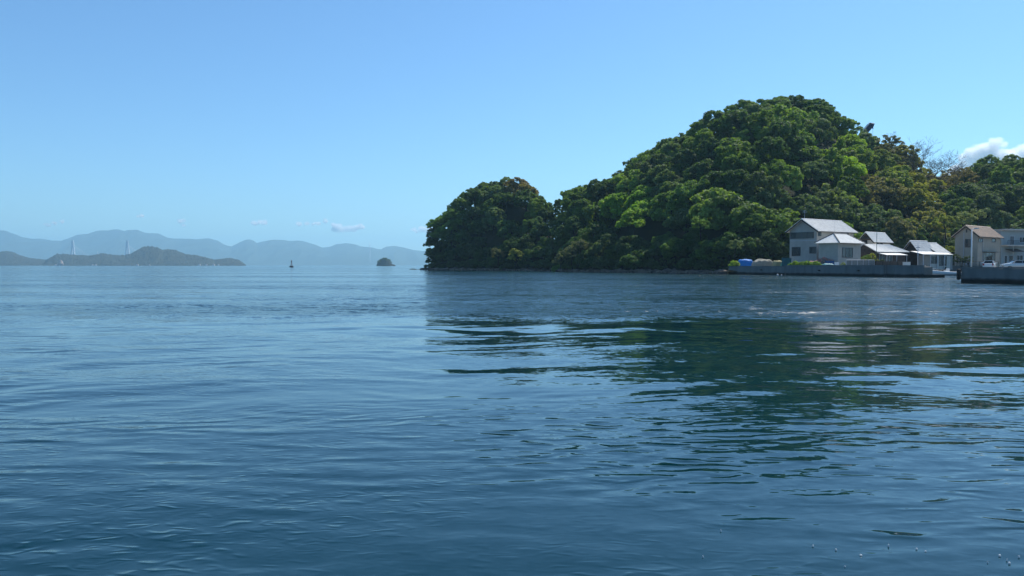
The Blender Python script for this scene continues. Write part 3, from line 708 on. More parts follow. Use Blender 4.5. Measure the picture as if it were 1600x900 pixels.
def roof_slope(t, quad, th, m, rib=0.33, name='roof', ribs=True):
    """quad: eave-left, eave-right, ridge-right, ridge-left (local)"""
    q = [Vector(p) for p in quad]; n = (q[1] - q[0]).cross(q[3] - q[0]).normalized()
    if n.z < 0: n = -n; q = [q[1], q[0], q[3], q[2]]
    o = MB().slab(q, th).build(name, m, t)
    if ribs:
        mb = MB(); Ln = (q[1] - q[0]).length; k = max(2, int(Ln / rib))
        for i in range(k + 1):
            f = i / k; a = q[0].lerp(q[1], f); b = q[3].lerp(q[2], f)
            mb.tube([a + n * th, b + n * th], 0.05, 5)
        r = mb.build('tile_rolls', m, o); r['kind'] = 'stuff'
        mb = MB(); sl = (q[3] - q[0]).length; k = max(2, int(sl / 0.45))
        for i in range(1, k):
            f = i / k; a = q[0].lerp(q[3], f) + n * (th + .005); b = q[1].lerp(q[2], f) + n * (th + .005)
            mb.tube([a, b], 0.022, 4)
        r = mb.build('tile_courses', m, o); r['kind'] = 'stuff'
    return o
def gable_house(s, ze, zr, wall, roofm, over=0.5, base=-1.0, hip=0.0, gable_mat=None, ribs=True, th=0.14):
    """walls with gables at x=0 and x=L, ridge along local x"""
    L_, W_ = s.L, s.W; t = s.t
    MB().box(0, 0, base, L_, W_, ze).build('wall', wall, t)
    for nm, x0, x1 in (('gable', 0.0, 0.12), ('gable', L_ - .12, L_)):
        MB().prism([(0, ze + .003), (W_, ze + .003), (W_ / 2, zr - .05)], x0, x1, 'x').build(nm, gable_mat or wall, t)
    k = (zr - ze) / (W_ / 2); zo = ze - k * over
    roof_slope(t, [(-over, -over, zo), (L_ + over, -over, zo), (L_ + over, W_ / 2, zr), (-over, W_ / 2, zr)], th, roofm, ribs=ribs)
    roof_slope(t, [(-over, W_ + over, zo), (L_ + over, W_ + over, zo), (L_ + over, W_ / 2, zr), (-over, W_ / 2, zr)], th, roofm, ribs=ribs)
    mb = MB(); mb.tube([(-over - .05, W_ / 2, zr + th), (L_ + over + .05, W_ / 2, zr + th)], .13, 8); mb.build('ridge_cap', roofm, t)
    for x in (-over - .03, L_ + over + .03):
        mb = MB()
        for y0, y1 in ((-over, W_ / 2), (W_ + over, W_ / 2)):
            mb.slab([(x - .04, y0, zo - .16), (x + .04, y0, zo - .16), (x + .04, y1, zr - .16), (x - .04, y1, zr - .16)], .17 if y0 < y1 else -.17)
        mb.build('bargeboard', M['wood_dark'], t)
    mb = MB(); mb.tube([(-over, -over - .06, zo - .02), (L_ + over, -over - .06, zo - .02)], .06, 6); mb.build('gutter', M['frame_dark'], t)

# -- house 1: two storeys, grey-white
s = Site('house', 'pale grey two-storey house with silver tiled gable roof, leftmost building of the village', 'house', 1276, 141.5, 1233.5, 1333, 54, 1.6)
ze = s.zx(359.5, 0) + 0.1; zr = zat(344, 145) - s.zg
gable_house(s, ze, zr, M['wall_grey'], M['tile_grey'], over=0.55)
pxwin(s, 'y', 1234.6, 1271, 362.8, 372.8, panes=4, gm=['blind', 'blind', 'blind', 'glass'], label='long band of four sliding panes under the gable')
pxwin(s, 'x', 1277.5, 1282.5, 362.5, 369, panes=2, gm=['glass', 'blind'])
pxwin(s, 'x', 1313, 1325, 363.5, 370, panes=2)
pxwin(s, 'y', 1237, 1250.5, 386, 400, panes=2)
pxwin(s, 'y', 1264.5, 1275, 385.5, 396, panes=2, gm=['blind', 'glass'])
MB().box(-.04, 0.05, s.zy(376.5, 3), -.002, s.W - .05, s.zy(375.6, 3)).build('belt_course', M['frame_light'], s.t)
mb = MB()
for k in range(1, 9): mb.box(-.03, s.W * k / 9 - .02, ze + .05, -.002, s.W * k / 9 + .02, ze + (zr - ze) * (1 - abs(k / 4.5 - 1)) - .1)
mb.build('gable_battens', M['wall_grey'], s.t)
mb = MB(); mb.tube([(0.4, s.W / 2, zr + .1), (0.4, s.W / 2, zr + 1.9)], .03, 5)
for q_ in range(5): mb.tube([(0.4, s.W / 2 - .5 + q_ * .03, zr + 1.3 + q_ * .12), (0.4, s.W / 2 + .5 - q_ * .03, zr + 1.3 + q_ * .12)], .015, 4)
mb.build('antenna', M['metal'], s.t)
H1 = s
# -- extension with hipped roof
s = Site('house_annex', 'single-storey annex with bright silver hipped roof in front of the pale grey house', 'house', 1309, 134.5, 1279, 1344.5, 52, 1.6)
ze = s.zx(379, 0); zr = s.zx(366.5, 0) + .15; L_, W_ = s.L, s.W
MB().box(0, 0, -.6, L_, W_, ze).build('wall', M['wall_grey'], s.t)
o_ = 0.55; zo = ze - .12; e = [(-o_, -o_, zo), (L_ + o_, -o_, zo), (L_ + o_, W_ + o_, zo), (-o_, W_ + o_, zo)]
if L_ > W_: r0, r1 = Vector((W_ * .5 - .1, W_ / 2, zr)), Vector((L_ - W_ * .5 + .1, W_ / 2, zr))
else: r0, r1 = Vector((L_ / 2, L_ * .5 - .1, zr)), Vector((L_ / 2, W_ - L_ * .5 + .1, zr))
def hip(t, e, r0, r1, m, longx):
    P4 = [Vector(p) for p in e]
    fcs = [[P4[0], P4[1], r1, r0], [P4[2], P4[3], r0, r1], [P4[1], P4[2], r1], [P4[3], P4[0], r0]] if longx else [[P4[1], P4[2], r1, r0], [P4[3], P4[0], r0, r1], [P4[0], P4[1], r0], [P4[2], P4[3], r1]]
    for fc in fcs:
        n = (fc[1] - fc[0]).cross(fc[2] - fc[0]).normalized() * .12; k = len(fc)
        o = MB().add([*fc, *[p + n for p in fc]], [tuple(range(k))[::-1], tuple(range(k, 2 * k))] + [(i, (i + 1) % k, (i + 1) % k + k, i + k) for i in range(k)]).build('roof', m, t)
        mb = MB(); Ln = (fc[1] - fc[0]).length; kk = int(Ln / .33); top = (fc[2] + fc[3]) / 2 if k == 4 else fc[2]
        u = (fc[1] - fc[0]).normalized(); v = n.normalized().cross(u); hh = (fc[2] - fc[0]).dot(v)
        l0 = (fc[-1] - fc[0]).dot(u); l1 = (fc[2] - fc[0]).dot(u)
        for i in range(1, kk):
            x = Ln * i / kk; h = hh * min(1, x / max(l0, .01), (Ln - x) / max(Ln - l1, .01))
            mb.tube([fc[0] + u * x + n, fc[0] + u * x + v * h + n], .045, 5)
        mb.build('tile_rolls', m, o)['kind'] = 'stuff'
    for a, b in ((P4[0], r0), (P4[1], r1 if longx else r0), (P4[2], r1), (P4[3], r0 if longx else r1), (r0, r1)):
        MB().tube([a + Vector((0, 0, .14)), b + Vector((0, 0, .16))], .11, 7).build('ridge_cap', M['tile_dark'], t)
hip(s.t, e, r0, r1, M['tile_pale'], L_ > W_)
pxwin(s, 'x', 1315.5, 1332, 387, 402.5, panes=3, gm=['blind', 'glass', 'glass'], name='sliding_door')
MB().tube([(-o_, -o_ - .06, zo), (L_ + o_, -o_ - .06, zo)], .05, 6).build('gutter', M['frame_dark'], s.t)
# -- house 2: small white two-storey
s = Site('house', 'small white two-storey house with pale gable roof and one blue upstairs window', 'house', 1363, 148, 1343.5, 1390, 52, 1.6)
ze = s.zx(375.2, 0); zr = zat(364.8, 151) - s.zg
gable_house(s, ze, zr, M['wall_white'], M['tile_pale'], over=.4, gable_mat=M['wood_brown'])
pxwin(s, 'x', 1368.5, 1379, 377.8, 384.5, panes=2, fm='frame_light')
MB().box(-.5, 0.2, s.zy(372.6, 1) - .06, -.002, s.W, s.zy(372.6, 1) + .06).build('small_eave', M['tile_dark'], s.t)
pxwin(s, 'y', 1346, 1355, 375, 384, panes=2)
# -- low shed with awning
s = Site('low_house', 'low house with wide pale grey roof in front of the small white house', 'house', 1368, 141, 1358, 1414, 62, 1.6)
ze = s.zx(393.4, 0); zb = s.zx(384.5, 0) + .35; L_, W_ = s.L, s.W; W2 = max(W_, 5.0)
MB().box(0, 0, -.6, L_, W2, ze).build('wall', M['wood_brown'], s.t)
roof_slope(s.t, [(-.5, -.5, ze - .05), (L_ + .5, -.5, ze - .05), (L_ - .5, W2 * .62, zb), (.7, W2 * .62, zb)], .12, M['tile_pale'])
roof_slope(s.t, [(-.5, W2 + .4, ze - .05), (L_ + .5, W2 + .4, ze - .05), (L_ - .5, W2 * .62, zb), (.7, W2 * .62, zb)], .12, M['tile_pale'])
MB().prism([(0, ze + .002), (W2, ze + .002), (W2 * .62, zb - .05)], 0.62, 0.74, 'x').build('gable', M['wood_brown'], s.t)
aw = roof_slope(s.t, [(.1, -2.2, ze - .62), (L_ * .72, -2.2, ze - .62), (L_ * .72, -.02, ze - .18), (.1, -.02, ze - .18)], .05, M['white_paint'], name='awning', ribs=False)
for x in (.2, L_ * .36, L_ * .7): MB().tube([(x, -2.1, -.6), (x, -2.1, ze - .62)], .05, 6).build('awning_post', M['frame_light'], s.t)
window(s, 'x', .9, 2.6, .7, 2.2, panes=2, gm='glass', fm='frame_light'); window(s, 'x', 3.1, 4.6, 0.1, 2.2, panes=2, gm=['blind', 'glass'], fm='frame_light', name='sliding_door')
# -- house 3: dark gabled hall with pale roofs
s = Site('house', 'dark timber house with bright silver roof and a wide lean-to eave', 'house', 1433, 146, 1413, 1456, 60, 1.6)
ze = s.zx(391, 0); zr = s.zx(379.5, 0) + .25
gable_house(s, ze, zr, M['wood_dark'], M['tile_grey'], over=.35, gable_mat=M['wood_dark'])
L_ = s.L
roof_slope(s.t, [(-2.2, -2.6, ze - .85), (L_ + 2.6, -2.6, ze - .85), (L_ + 2.6, -.02, ze - .25), (-2.2, -.02, ze - .25)], .08, M['tile_pale'], name='lean_to_roof', ribs=False)
for k, x in enumerate((-2.0, .2, 2.4, 4.6, L_ + 2.4)): MB().box(x - .06, -2.5, -.6, x + .06, -2.38, ze - .86).build('post', M['frame_light'], s.t)
window(s, 'x', .3, 2.5, .3, 2.3, panes=3, fm='frame_light', off=-.002); window(s, 'x', 3.0, L_ - .3, .3, 2.3, panes=3, fm='frame_light', name='sliding_door', off=-.002)
window(s, 'y', 1.2, 3.0, .8, 2.0, panes=2)
MB().box(.3, -2.3, -.6, L_ + 2.3, -.01, ze - .95).build('sun_room_wall', M['wall_white'], s.t)
window(s, 'x', .6, 2.8, .5, 1.9, panes=3, fm='frame_dark', off=-2.3); window(s, 'x', 3.2, 5.6, .1, 2.0, panes=3, fm='frame_dark', name='sliding_door', off=-2.3)
s = Site('house', 'low house with dull silver roof stepping down right of the dark timber house', 'house', 1463, 147.5, 1455, 1481, 62, 1.6)
ze = s.zx(394.6, 0); zr = s.zx(382.8, 0) + .3; s.W = max(s.W, 5.2)
gable_house(s, ze, zr, M['wood_dark'], M['tile_grey'], over=.3, gable_mat=M['wood_dark'])
window(s, 'x', .3, s.L - .4, .3, 2.2, panes=3, fm='frame_light', name='sliding_door')
# -- house 4: beige two-storey
s = Site('house', 'beige two-storey house with tan tiled gable roof on the right', 'house', 1527, 152, 1491.5, 1562, 50, 1.7)
ze = s.zx(367.5, 0) + .05; zr = zat(354.5, 156) - s.zg
gable_house(s, ze, zr, M['wall_beige'], M['tile_brown'], over=.45)
pxwin(s, 'y', 1507.5, 1516.5, 373.5, 386.5, panes=2, gm=['blind', 'glass'])
pxwin(s, 'y', 1508.5, 1510.5, 358, 363.5, panes=1)
pxwin(s, 'x', 1528, 1534.5, 372.8, 378.5, panes=2, gm=['blind', 'glass'])
pxwin(s, 'x', 1549, 1554.5, 372.8, 378.5, panes=1)
pxwin(s, 'x', 1535.5, 1554.5, 394.5, 408, panes=4, gm=['blind', 'glass', 'glass', 'blind'], name='sliding_door')
MB().tube([(-.08, s.sy(1505.5), -.5), (-.08, s.sy(1505.5), ze + .5)], .06, 6).build('downpipe', M['frame_light'], s.t)
MB().tube([(s.sx(1534.5), -.07, -.5), (s.sx(1534.5), -.07, ze - .2)], .05, 6).build('downpipe', M['frame_light'], s.t)
MB().box(s.sx(1534), -.9, s.zx(393.6, 1), s.sx(1556), -.003, s.zx(393.0, 1)).build('canopy', M['tile_dark'], s.t)
H4 = s
# -- house 5: pale blue with balcony, runs out of the picture
s = Site('house', 'pale blue-white flat-roofed house with a balcony at the right edge', 'house', 1563.5, 163, 1560, 1650, 80, 1.7)
L_ = s.L; zt = s.zx(360.2, 0); s.W = 8.0
MB().box(0, 0, -.8, L_, 8.0, zt).build('wall', M['wall_blue'], s.t)
MB().box(-.15, -1.0, zt + .002, L_ + .2, 8.15, zt + .32).build('parapet', M['wall_white'], s.t)
zb = s.zx(384.0, 0)
MB().box(0.1, -1.6, zb - .12, L_, -.003, zb + .16).build('balcony_slab', M['wall_white'], s.t)
rl = MB(); rl.tube([(.15, -1.5, zb + 1.05), (L_, -1.5, zb + 1.05)], .035, 5)
for k in range(int(L_ / .25)): rl.box(.15 + k * .25, -1.515, zb + .16, .18 + k * .25, -1.485, zb + 1.05)
rl.build('balcony_railing', M['frame_dark'], s.t)
window(s, 'x', s.sx(1577), s.sx(1583.5), zb + .1, zb + 2.1, panes=2, fm='frame_light', name='balcony_door')
window(s, 'x', s.sx(1592), s.sx(1600), zb + .7, zb + 1.9, panes=2, fm='frame_light')
roof_slope(s.t, [(1.0, -2.0, zb - 1.3), (3.9, -2.0, zb - 1.3), (3.9, -.003, zb - .7), (1.0, -.003, zb - .7)], .08, M['tile_dark'], name='porch_roof', ribs=False)
window(s, 'x', s.sx(1569), s.sx(1573.5), .1, 2.2, panes=1, name='door', fm='frame_light'); window(s, 'x', s.sx(1577), s.sx(1582), .9, 2.1, panes=1, gm='blind'); window(s, 'x', s.sx(1588), s.sx(1598), .1, 2.3, panes=2, gm=['glass', 'glass'], fm='frame_light', name='garage_opening')
MB().tube([(L_ * .12, -1.45, -.5), (L_ * .12, -1.45, zb - .12)], .07, 6).build('balcony_post', M['wall_white'], s.t)
MB().prism([(0, 0), (-1.9, 0), (0, 1.15)], 0, .1, 'y').build('side_eave', M['tile_brown'], s.t, loc=(0, .3, zt - 2.0))

def ac_unit(x, y, z, site, face, lab=None):
    t = site.t; mb = MB()
    if face == 'x': mb.box(x, -.42, z, x + .8, -.1, z + .6)
    else: mb.box(-.42, y, z, -.1, y + .8, z + .6)
    o = mb.build('air_conditioner', M['frame_light'], t)
    MB().tube([(x + .3, -.425, z + .3), (x + .3, -.44, z + .3)] if face == 'x' else [(-.425, y + .3, z + .3), (-.44, y + .3, z + .3)], .22, 12).build('fan_grille', M['frame_dark'], o)
ac_unit(0, 2.2, .1, H1, 'y'); ac_unit(H1.L * .2, 0, 3.2, H1, 'x'); ac_unit(1.0, 0, .1, H4, 'x'); ac_unit(0, 1.2, .1, H4, 'y')
# -- fence wall and railings
def railing(name, lab, A, B, h=1.0, posts=1.2, m='metal', panel=None):
    A, B = Vector(A), Vector(B); d = B - A; n = max(2, int(d.length / posts)); t = empty(name, A, math.atan2(d.y, d.x), label=lab, cat='fence' if panel else 'railing')
    Ln = d.length
    for k in range(n + 1): MB().box(Ln * k / n - .035, -.035, 0, Ln * k / n + .035, .035, h).build('post', M[m], t)
    MB().tube([(0, 0, h), (Ln, 0, h)], .04, 6).build('top_rail', M[m], t)
    if panel:
        for k in range(n): MB().box(Ln * k / n + .05, -.02, .08, Ln * (k + 1) / n - .05, .02, h - .08).build('panel', M[panel], t)
    else: MB().tube([(0, 0, h * .5), (Ln, 0, h * .5)], .03, 6).build('middle_rail', M[m], t)
G = lambda px, Y, z=1.55: (ratio(px) * Y, Y, z)
railing('railing', 'dark railing along the back of the boat basin', G(1457, 151.5), G(1500, 152), 1.1, 1.3, 'frame_dark')
railing('railing', 'dark railing in front of the beige house', G(1500.5, 149), G(1560, 146), .95, 1.5, 'frame_dark')
M['fence_panel'] = mat('grey_fence_sheet', (0.20, 0.22, 0.22), .7, .3, var=.3, scale=2)
railing('fence', 'low grey panel fence in front of the annex sliding door', G(1322, 129.5), G(1366, 131.5), 1.15, 1.0, 'frame_light', 'fence_panel')
railing('fence', 'dark panel fence between the seawall and the low house', G(1368, 131), G(1414, 127), .95, 1.1, 'wood_dark', 'wood_brown')
M['teal'] = mat('teal_plastic', (0.03, 0.17, 0.19), .5, .4, var=.3)
railing('fence', 'teal mesh fence beside the pale grey house', G(1222, 141.5), G(1236, 142.5), 1.6, 1.0, 'teal', 'teal')

# -- things in the yard behind the seawall
def heap(name, lab, cat, px0, px1, Yc, h, color, seed, rough=.6, dep=2.0, z0=1.55):
    m = mat(name + '_cover', color, rough, .35, var=.3, scale=2.5); a = ratio(px0) * Yc; b = ratio(px1) * Yc; cx = (a + b) / 2; hw = (b - a) / 2
    V = []; n1, n2 = 36, 14
    for j in range(n2 + 1):
        for i in range(n1 + 1):
            u = i / n1 * 2 - 1; v = j / n2 * 2 - 1
            e = max(0, 1 - abs(u) ** 5) * max(0, 1 - v * v * abs(v))
            z = h * e ** .45 * (0.86 + .22 * mnoise.noise(Vector((u * hw * 1.1 + seed, v * 2, seed)))) + .05 * mnoise.noise(Vector((u * hw * 5, v * 6, seed)))
            V.append((u * hw, v * dep / 2, z if e > 0 else -.3))
    Fc = [(j * (n1 + 1) + i, j * (n1 + 1) + i + 1, (j + 1) * (n1 + 1) + i + 1, (j + 1) * (n1 + 1) + i) for j in range(n2) for i in range(n1)]
    o = np_mesh(name, V, Fc, m, smooth=True); o.location = (cx, Yc, z0); tag(o, lab, cat)
    return o
heap('tarpaulin', 'bright blue tarpaulin over a heap at the left end of the seawall', 'tarpaulin', 1152.5, 1175.5, 154, 1.75, (0.008, 0.19, 0.60), 1)
heap('net_pile', 'long heap of beige fishing net right of the blue tarpaulin', 'net', 1175.5, 1208, 149, 1.55, (0.30, 0.29, 0.24), 2, .9)
heap('net_pile', 'yellowish covered heap between the beige net and the green net', 'net', 1207.5, 1222, 145.5, 1.3, (0.34, 0.31, 0.17), 3, .9)
heap('net_pile', 'light green net heap next to the yellowish heap', 'net', 1221.5, 1234.5, 143, 1.1, (0.13, 0.34, 0.22), 4, .9)
heap('tub_cover', 'pale blue-green covered tubs below the annex', 'tubs', 1285.5, 1301, 131.5, .62, (0.12, 0.30, 0.32), 5, .6)
heap('tarpaulin', 'flat dark red and pink cover in front of the grey house wall', 'tarpaulin', 1262, 1288, 138, 1.25, (0.22, 0.10, 0.12), 6, .8)
def crate(px, Y, col, lab, sx=.62, sy=.42, sz=.36, z0=1.55):
    m = mat('crate_plastic', col, .5, .4); t = empty('crate', (ratio(px) * Y, Y, z0), random.uniform(-.3, .3), label=lab, cat='crate', group=None)
    MB().box(0, 0, 0, sx, sy, .03).build('base', m, t)
    for a, b in (((0, 0), (sx, .03)), ((0, sy - .03), (sx, sy)), ((0, .031), (.03, sy - .031)), ((sx - .03, .031), (sx, sy - .031))): MB().box(a[0], a[1], .031, b[0], b[1], sz).build('side', m, t)
    MB().box(-.03, -.03, sz + .001, sx + .03, sy + .03, sz + .035).build('rim', m, t)
crate(1246, 137.5, (.55, .56, .55), 'white crate left of the two in the yard below the grey house', 1.2, .8, .85)
crate(1256.5, 137.5, (.50, .52, .52), 'white crate right of the two in the yard below the grey house', 1.1, .8, .8)
crate(1306, 129.5, (.72, .74, .74), 'small bright white box right of the pale blue-green tubs', .55, .45, .75)
crate(1412, 124.0, (.62, .63, .60), 'pale flat box near the right end of the seawall', 1.0, .6, .75)
crate(1290, 134, (.04, .10, .25), 'navy blue box behind the pale blue-green tubs', 1.4, .8, 1.0)
# shrubs on the wall
def wall_plants():
    spots = [(1146, 152.5, .95, (.16, .22, .035), 'yellow-green bush on the left tip of the seawall'), (1151, 152, .7, (.15, .20, .035), 'small yellow-green tuft beside the bush on the seawall tip')]
    for i, px in enumerate(range(1237, 1285, 6)): spots.append((px, interp([(1237, 138), (1285, 132)], px), random.uniform(.5, .8), (.13, .19, .03) if i % 3 else (.10, .16, .04), f'low bright green garden shrub along the seawall, number {i+1} from the left'))
    words = ['leftmost', 'second', 'third', 'fourth', 'fifth', 'sixth', 'seventh', 'rightmost']
    for i, (px, Yq, r_, c, lab) in enumerate(spots):
        if i > 1: lab = f'{words[i - 2]} of the low bright green garden shrubs along the seawall'
        make_tree(ratio(px) * Yq, Yq, 1.55 + r_ * .55, r_, .85, c, lab, 'garden shrubs on the seawall' if i > 1 else None, name='garden_shrub', cat='shrub', loose=False)
    for px, Yq, z, r_, c, lab in [(1287, 136.5, 2.5, 1.0, (.30, .17, .19), 'pink blossoming shrub against the annex wall, left'), (1296, 135.2, 2.3, .8, (.28, .14, .16), 'dusty pink blossoming shrub against the annex wall, right'),
                                   (1354, 133, 2.7, 1.25, (.08, .12, .03), 'green garden tree right of the annex'), (1361, 133, 3.0, 1.15, (.14, .15, .03), 'yellow-green garden tree next to the thin green pole'),
                                   (1318, 130, 1.9, .5, (.10, .13, .05), 'small garden bush left of the grey panel fence'), (1377, 131.5, 2.2, .8, (.04, .055, .03), 'dark garden bush under the white awning'),
                                   (1495, 150, 3.0, 1.3, (.03, .045, .02), 'dark bush at the left foot of the beige house'), (1503, 149.5, 2.6, 1.2, (.03, .045, .02), 'dark bush left of the white downpipe'), (1513, 149, 2.7, 1.2, (.035, .05, .02), 'dark bush in front of the beige gable wall')]:
        make_tree(ratio(px) * Yq, Yq, z, r_, .9, c, lab, None, name='garden_shrub', cat='shrub', loose=True)
wall_plants()

# -- poles and masts
def pole(name, lab, px, Yq, y0, y1, r, m, z0=None, arm=None, taper=.7):
    b = P(px, y0, Yq); zb = z0 if z0 is not None else b.z; top = zat(y1, Yq)
    t = empty(name, (b.x, Yq, zb), label=lab, cat='pole')
    MB().tube([(0, 0, 0), (0, 0, top - zb)], [r, r * taper], 9).build('shaft', M[m], t, smooth=True)
    return t, top - zb
t, h = pole('lamp_post', 'tall white lamp post standing behind the right breakwater', 1517.5, 96, 417, 358.5, .10, 'white_paint', 1.15)
MB().tube([(0, 0, h - .05), (.05, -.1, h + .06), (.3, -.5, h + .1)], .04, 6).build('arm', M['white_paint'], t)
MB().box(.1, -.75, h + .03, .42, -.3, h + .16).build('lamp_head', M['metal'], t)
t, h = pole('utility_pole', 'grey pole with a crossarm at the end of the village seawall', 1434, 120, 411, 381, .07, 'frame_light', 1.55)
MB().box(-.04, -.5, h - .6, .04, .5, h - .5).build('crossarm', M['frame_light'], t)
t, h = pole('flag_pole', 'thin dark green pole rising beside the low house', 1369.5, 131, 410, 342, .055, 'green_pole', 1.55, taper=.5)
t, h = pole('mast', 'very thin wire mast above the annex roof', 1303, 138, 400, 346, .025, 'metal', 1.55)
t, h = pole('utility_pole', 'slim grey utility pole behind the village by the slope', 1475, 160, 400, 368, .06, 'frame_dark', 1.55)
mb = MB(); a, b = P(1560, 361, 155), P(1615, 338, 120); pts = [a.lerp(b, k / 12) - Vector((0, 0, .5 * math.sin(math.pi * k / 12))) for k in range(13)]
mb.tube(pts, .035, 5); mb.build('overhead_wire', M['black'], label='thin overhead wire running up from the pale blue house', cat='wire')
# mooring stakes in front of the seawall
for px, lab, h in ((1225.5, 'short wooden mooring stake in the water before the seawall', .55),):
    q = P(px, 430, 137); MB().tube([(0, 0, -1), (0.02, 0, h)], [.09, .07], 7).build('mooring_stake', M['grey_bark'], loc=(q.x - .8, 134.5, 0), label=lab, cat='stake')
def fender_float(p, r, m, lab):
    bm = bmesh.new(); bmesh.ops.create_uvsphere(bm, u_segments=12, v_segments=8, radius=r)
    for v in bm.verts: v.co.z *= 1.2 if v.co.z > 0 else .8
    bmesh.ops.create_cone(bm, segments=6, radius1=r * .18, radius2=r * .14, depth=r * .6, cap_ends=True, matrix=__import__('mathutils').Matrix.Translation((0, 0, r * 1.35)))
    me = bpy.data.meshes.new('mooring_float'); bm.to_mesh(me); bm.free(); me.materials.append(M[m]); me.polygons.foreach_set('use_smooth', [True] * len(me.polygons))
    o = bpy.data.objects.new('mooring_float', me); COL.objects.link(o); o.location = p; tag(o, lab, 'float')
fender_float((46.3, 134.8, .08), .17, 'frame_light', 'pale mooring float before the seawall, left of the stake')
fender_float((46.95, 134.7, .06), .13, 'frame_light', 'small grey mooring float between the larger float and the stake')

# ---- motorboat in the basin
def boat():
    Yb = 139; t = empty('motorboat', (ratio(1474.5) * Yb, Yb, 0), R(176), label='small white open motorboat with blue waterline moored in the basin', cat='boat')
    st = []; Lb = 5.9; n = 12
    for i in range(n + 1):
        u = i / n; x = (u - .5) * Lb; hb = .98 * (1 - max(0, (u - .45) / .55) ** 2.4) * (0.92 + .08 * min(1, u * 4)); hb = max(hb, .03)
        sh = .62 + .42 * u ** 2.2; kl = -.28 + .30 * max(0, (u - .7) / .3) ** 2
        st.append((x, hb, sh, kl))
    def loft(rows, close=True):
        V = []; k = len(rows[0])
        for r_ in rows: V += r_
        Fc = [(i * k + j, i * k + j + 1, (i + 1) * k + j + 1, (i + 1) * k + j) for i in range(len(rows) - 1) for j in range(k - 1)]
        return V, Fc
    rows = []
    for x, hb, sh, kl in st:
        c = .14
        rows.append([(x, 0, kl), (x, hb * .55, kl + .14), (x, hb * .88, c)])
        rows[-1] = [(x, -hb * .88, c), (x, -hb * .55, kl + .14), (x, 0, kl), (x, hb * .55, kl + .14), (x, hb * .88, c)]
    V, Fc = loft(rows); mb = MB().add(V, Fc); mb.add(rows[0], [(0, 1, 2, 3, 4)]); mb.build('lower_hull', M['blue_paint'], t, smooth=True)
    for sgn in (-1, 1):
        rows = [[(x, sgn * hb * .88, .14), (x, sgn * hb * .97, .3), (x, sgn * hb, sh - .03), (x, sgn * (hb - .08), sh), (x, sgn * max(hb - .1, 0), sh - .06), (x, sgn * max(hb - .14, 0), .18)] for x, hb, sh, kl in st]
        V, Fc = loft(rows); MB().add(V, Fc).build('hull_side', M['white_paint'], t, smooth=True)
    V = []; x0, hb, sh, kl = st[0]
    MB().box(x0 - .04, -hb + .02, .0, x0 + .03, hb - .02, sh - .02).build('transom', M['white_paint'], t)
    V, Fc = loft([[(x, -max(hb - .12, .01), .17), (x, max(hb - .12, .01), .17)] for x, hb, sh, kl in st]); MB().add(V, Fc).build('floor', M['frame_light'], t)
    V, Fc = loft([[(x, -max(hb - .06, .01), sh - .05), (x, 0, sh + .03), (x, max(hb - .06, .01), sh - .05)] for x, hb, sh, kl in st[8:]]); MB().add(V, Fc).build('foredeck', M['white_paint'], t)
    c = MB(); c.prism([(-.35, .17), (.35, .17), (.35, .95), (.12, 1.3), (-.25, 1.3), (-.35, 1.1)], -.34, .34, 'y'); c.build('console', M['white_paint'], t, loc=(-.55, 0, 0))
    w_ = MB().slab([(.33, -.33, .97), (.33, .33, .97), (.14, .3, 1.5), (.14, -.3, 1.5)], .02).build('windscreen', M['glass'], t, loc=(-.55, 0, 0))
    MB().box(-1.55, -.6, .17, -1.15, .6, .55).build('seat', M['white_paint'], t)
    m = MB(); m.prism([(-.28, .72), (.2, .78), (.25, 1.05), (.1, 1.28), (-.22, 1.24), (-.32, 1.0)], -.2, .2, 'y'); m.build('engine_cowl', M['black'], t, loc=(st[0][0] - .28, 0, 0))
    m = MB(); m.box(-.10, -.07, -.55, .08, .07, .72); m.tube([(-.1, 0, -.42), (-.35, 0, -.42)], [.09, .02], 8); m.build('engine_leg', M['metal'], t, loc=(st[0][0] - .28, 0, 0))
    for sgn in (-1, 1):
        m = MB(); pts = [(x, sgn * max(hb - .1, .02), sh + .28) for x, hb, sh, kl in st[7:]]; m.tube(pts, .018, 5)
        for p in pts[::2]: m.tube([(p[0], p[1], p[2] - .3), p], .015, 5)
        m.build('bow_rail', M['metal'], t)
boat()

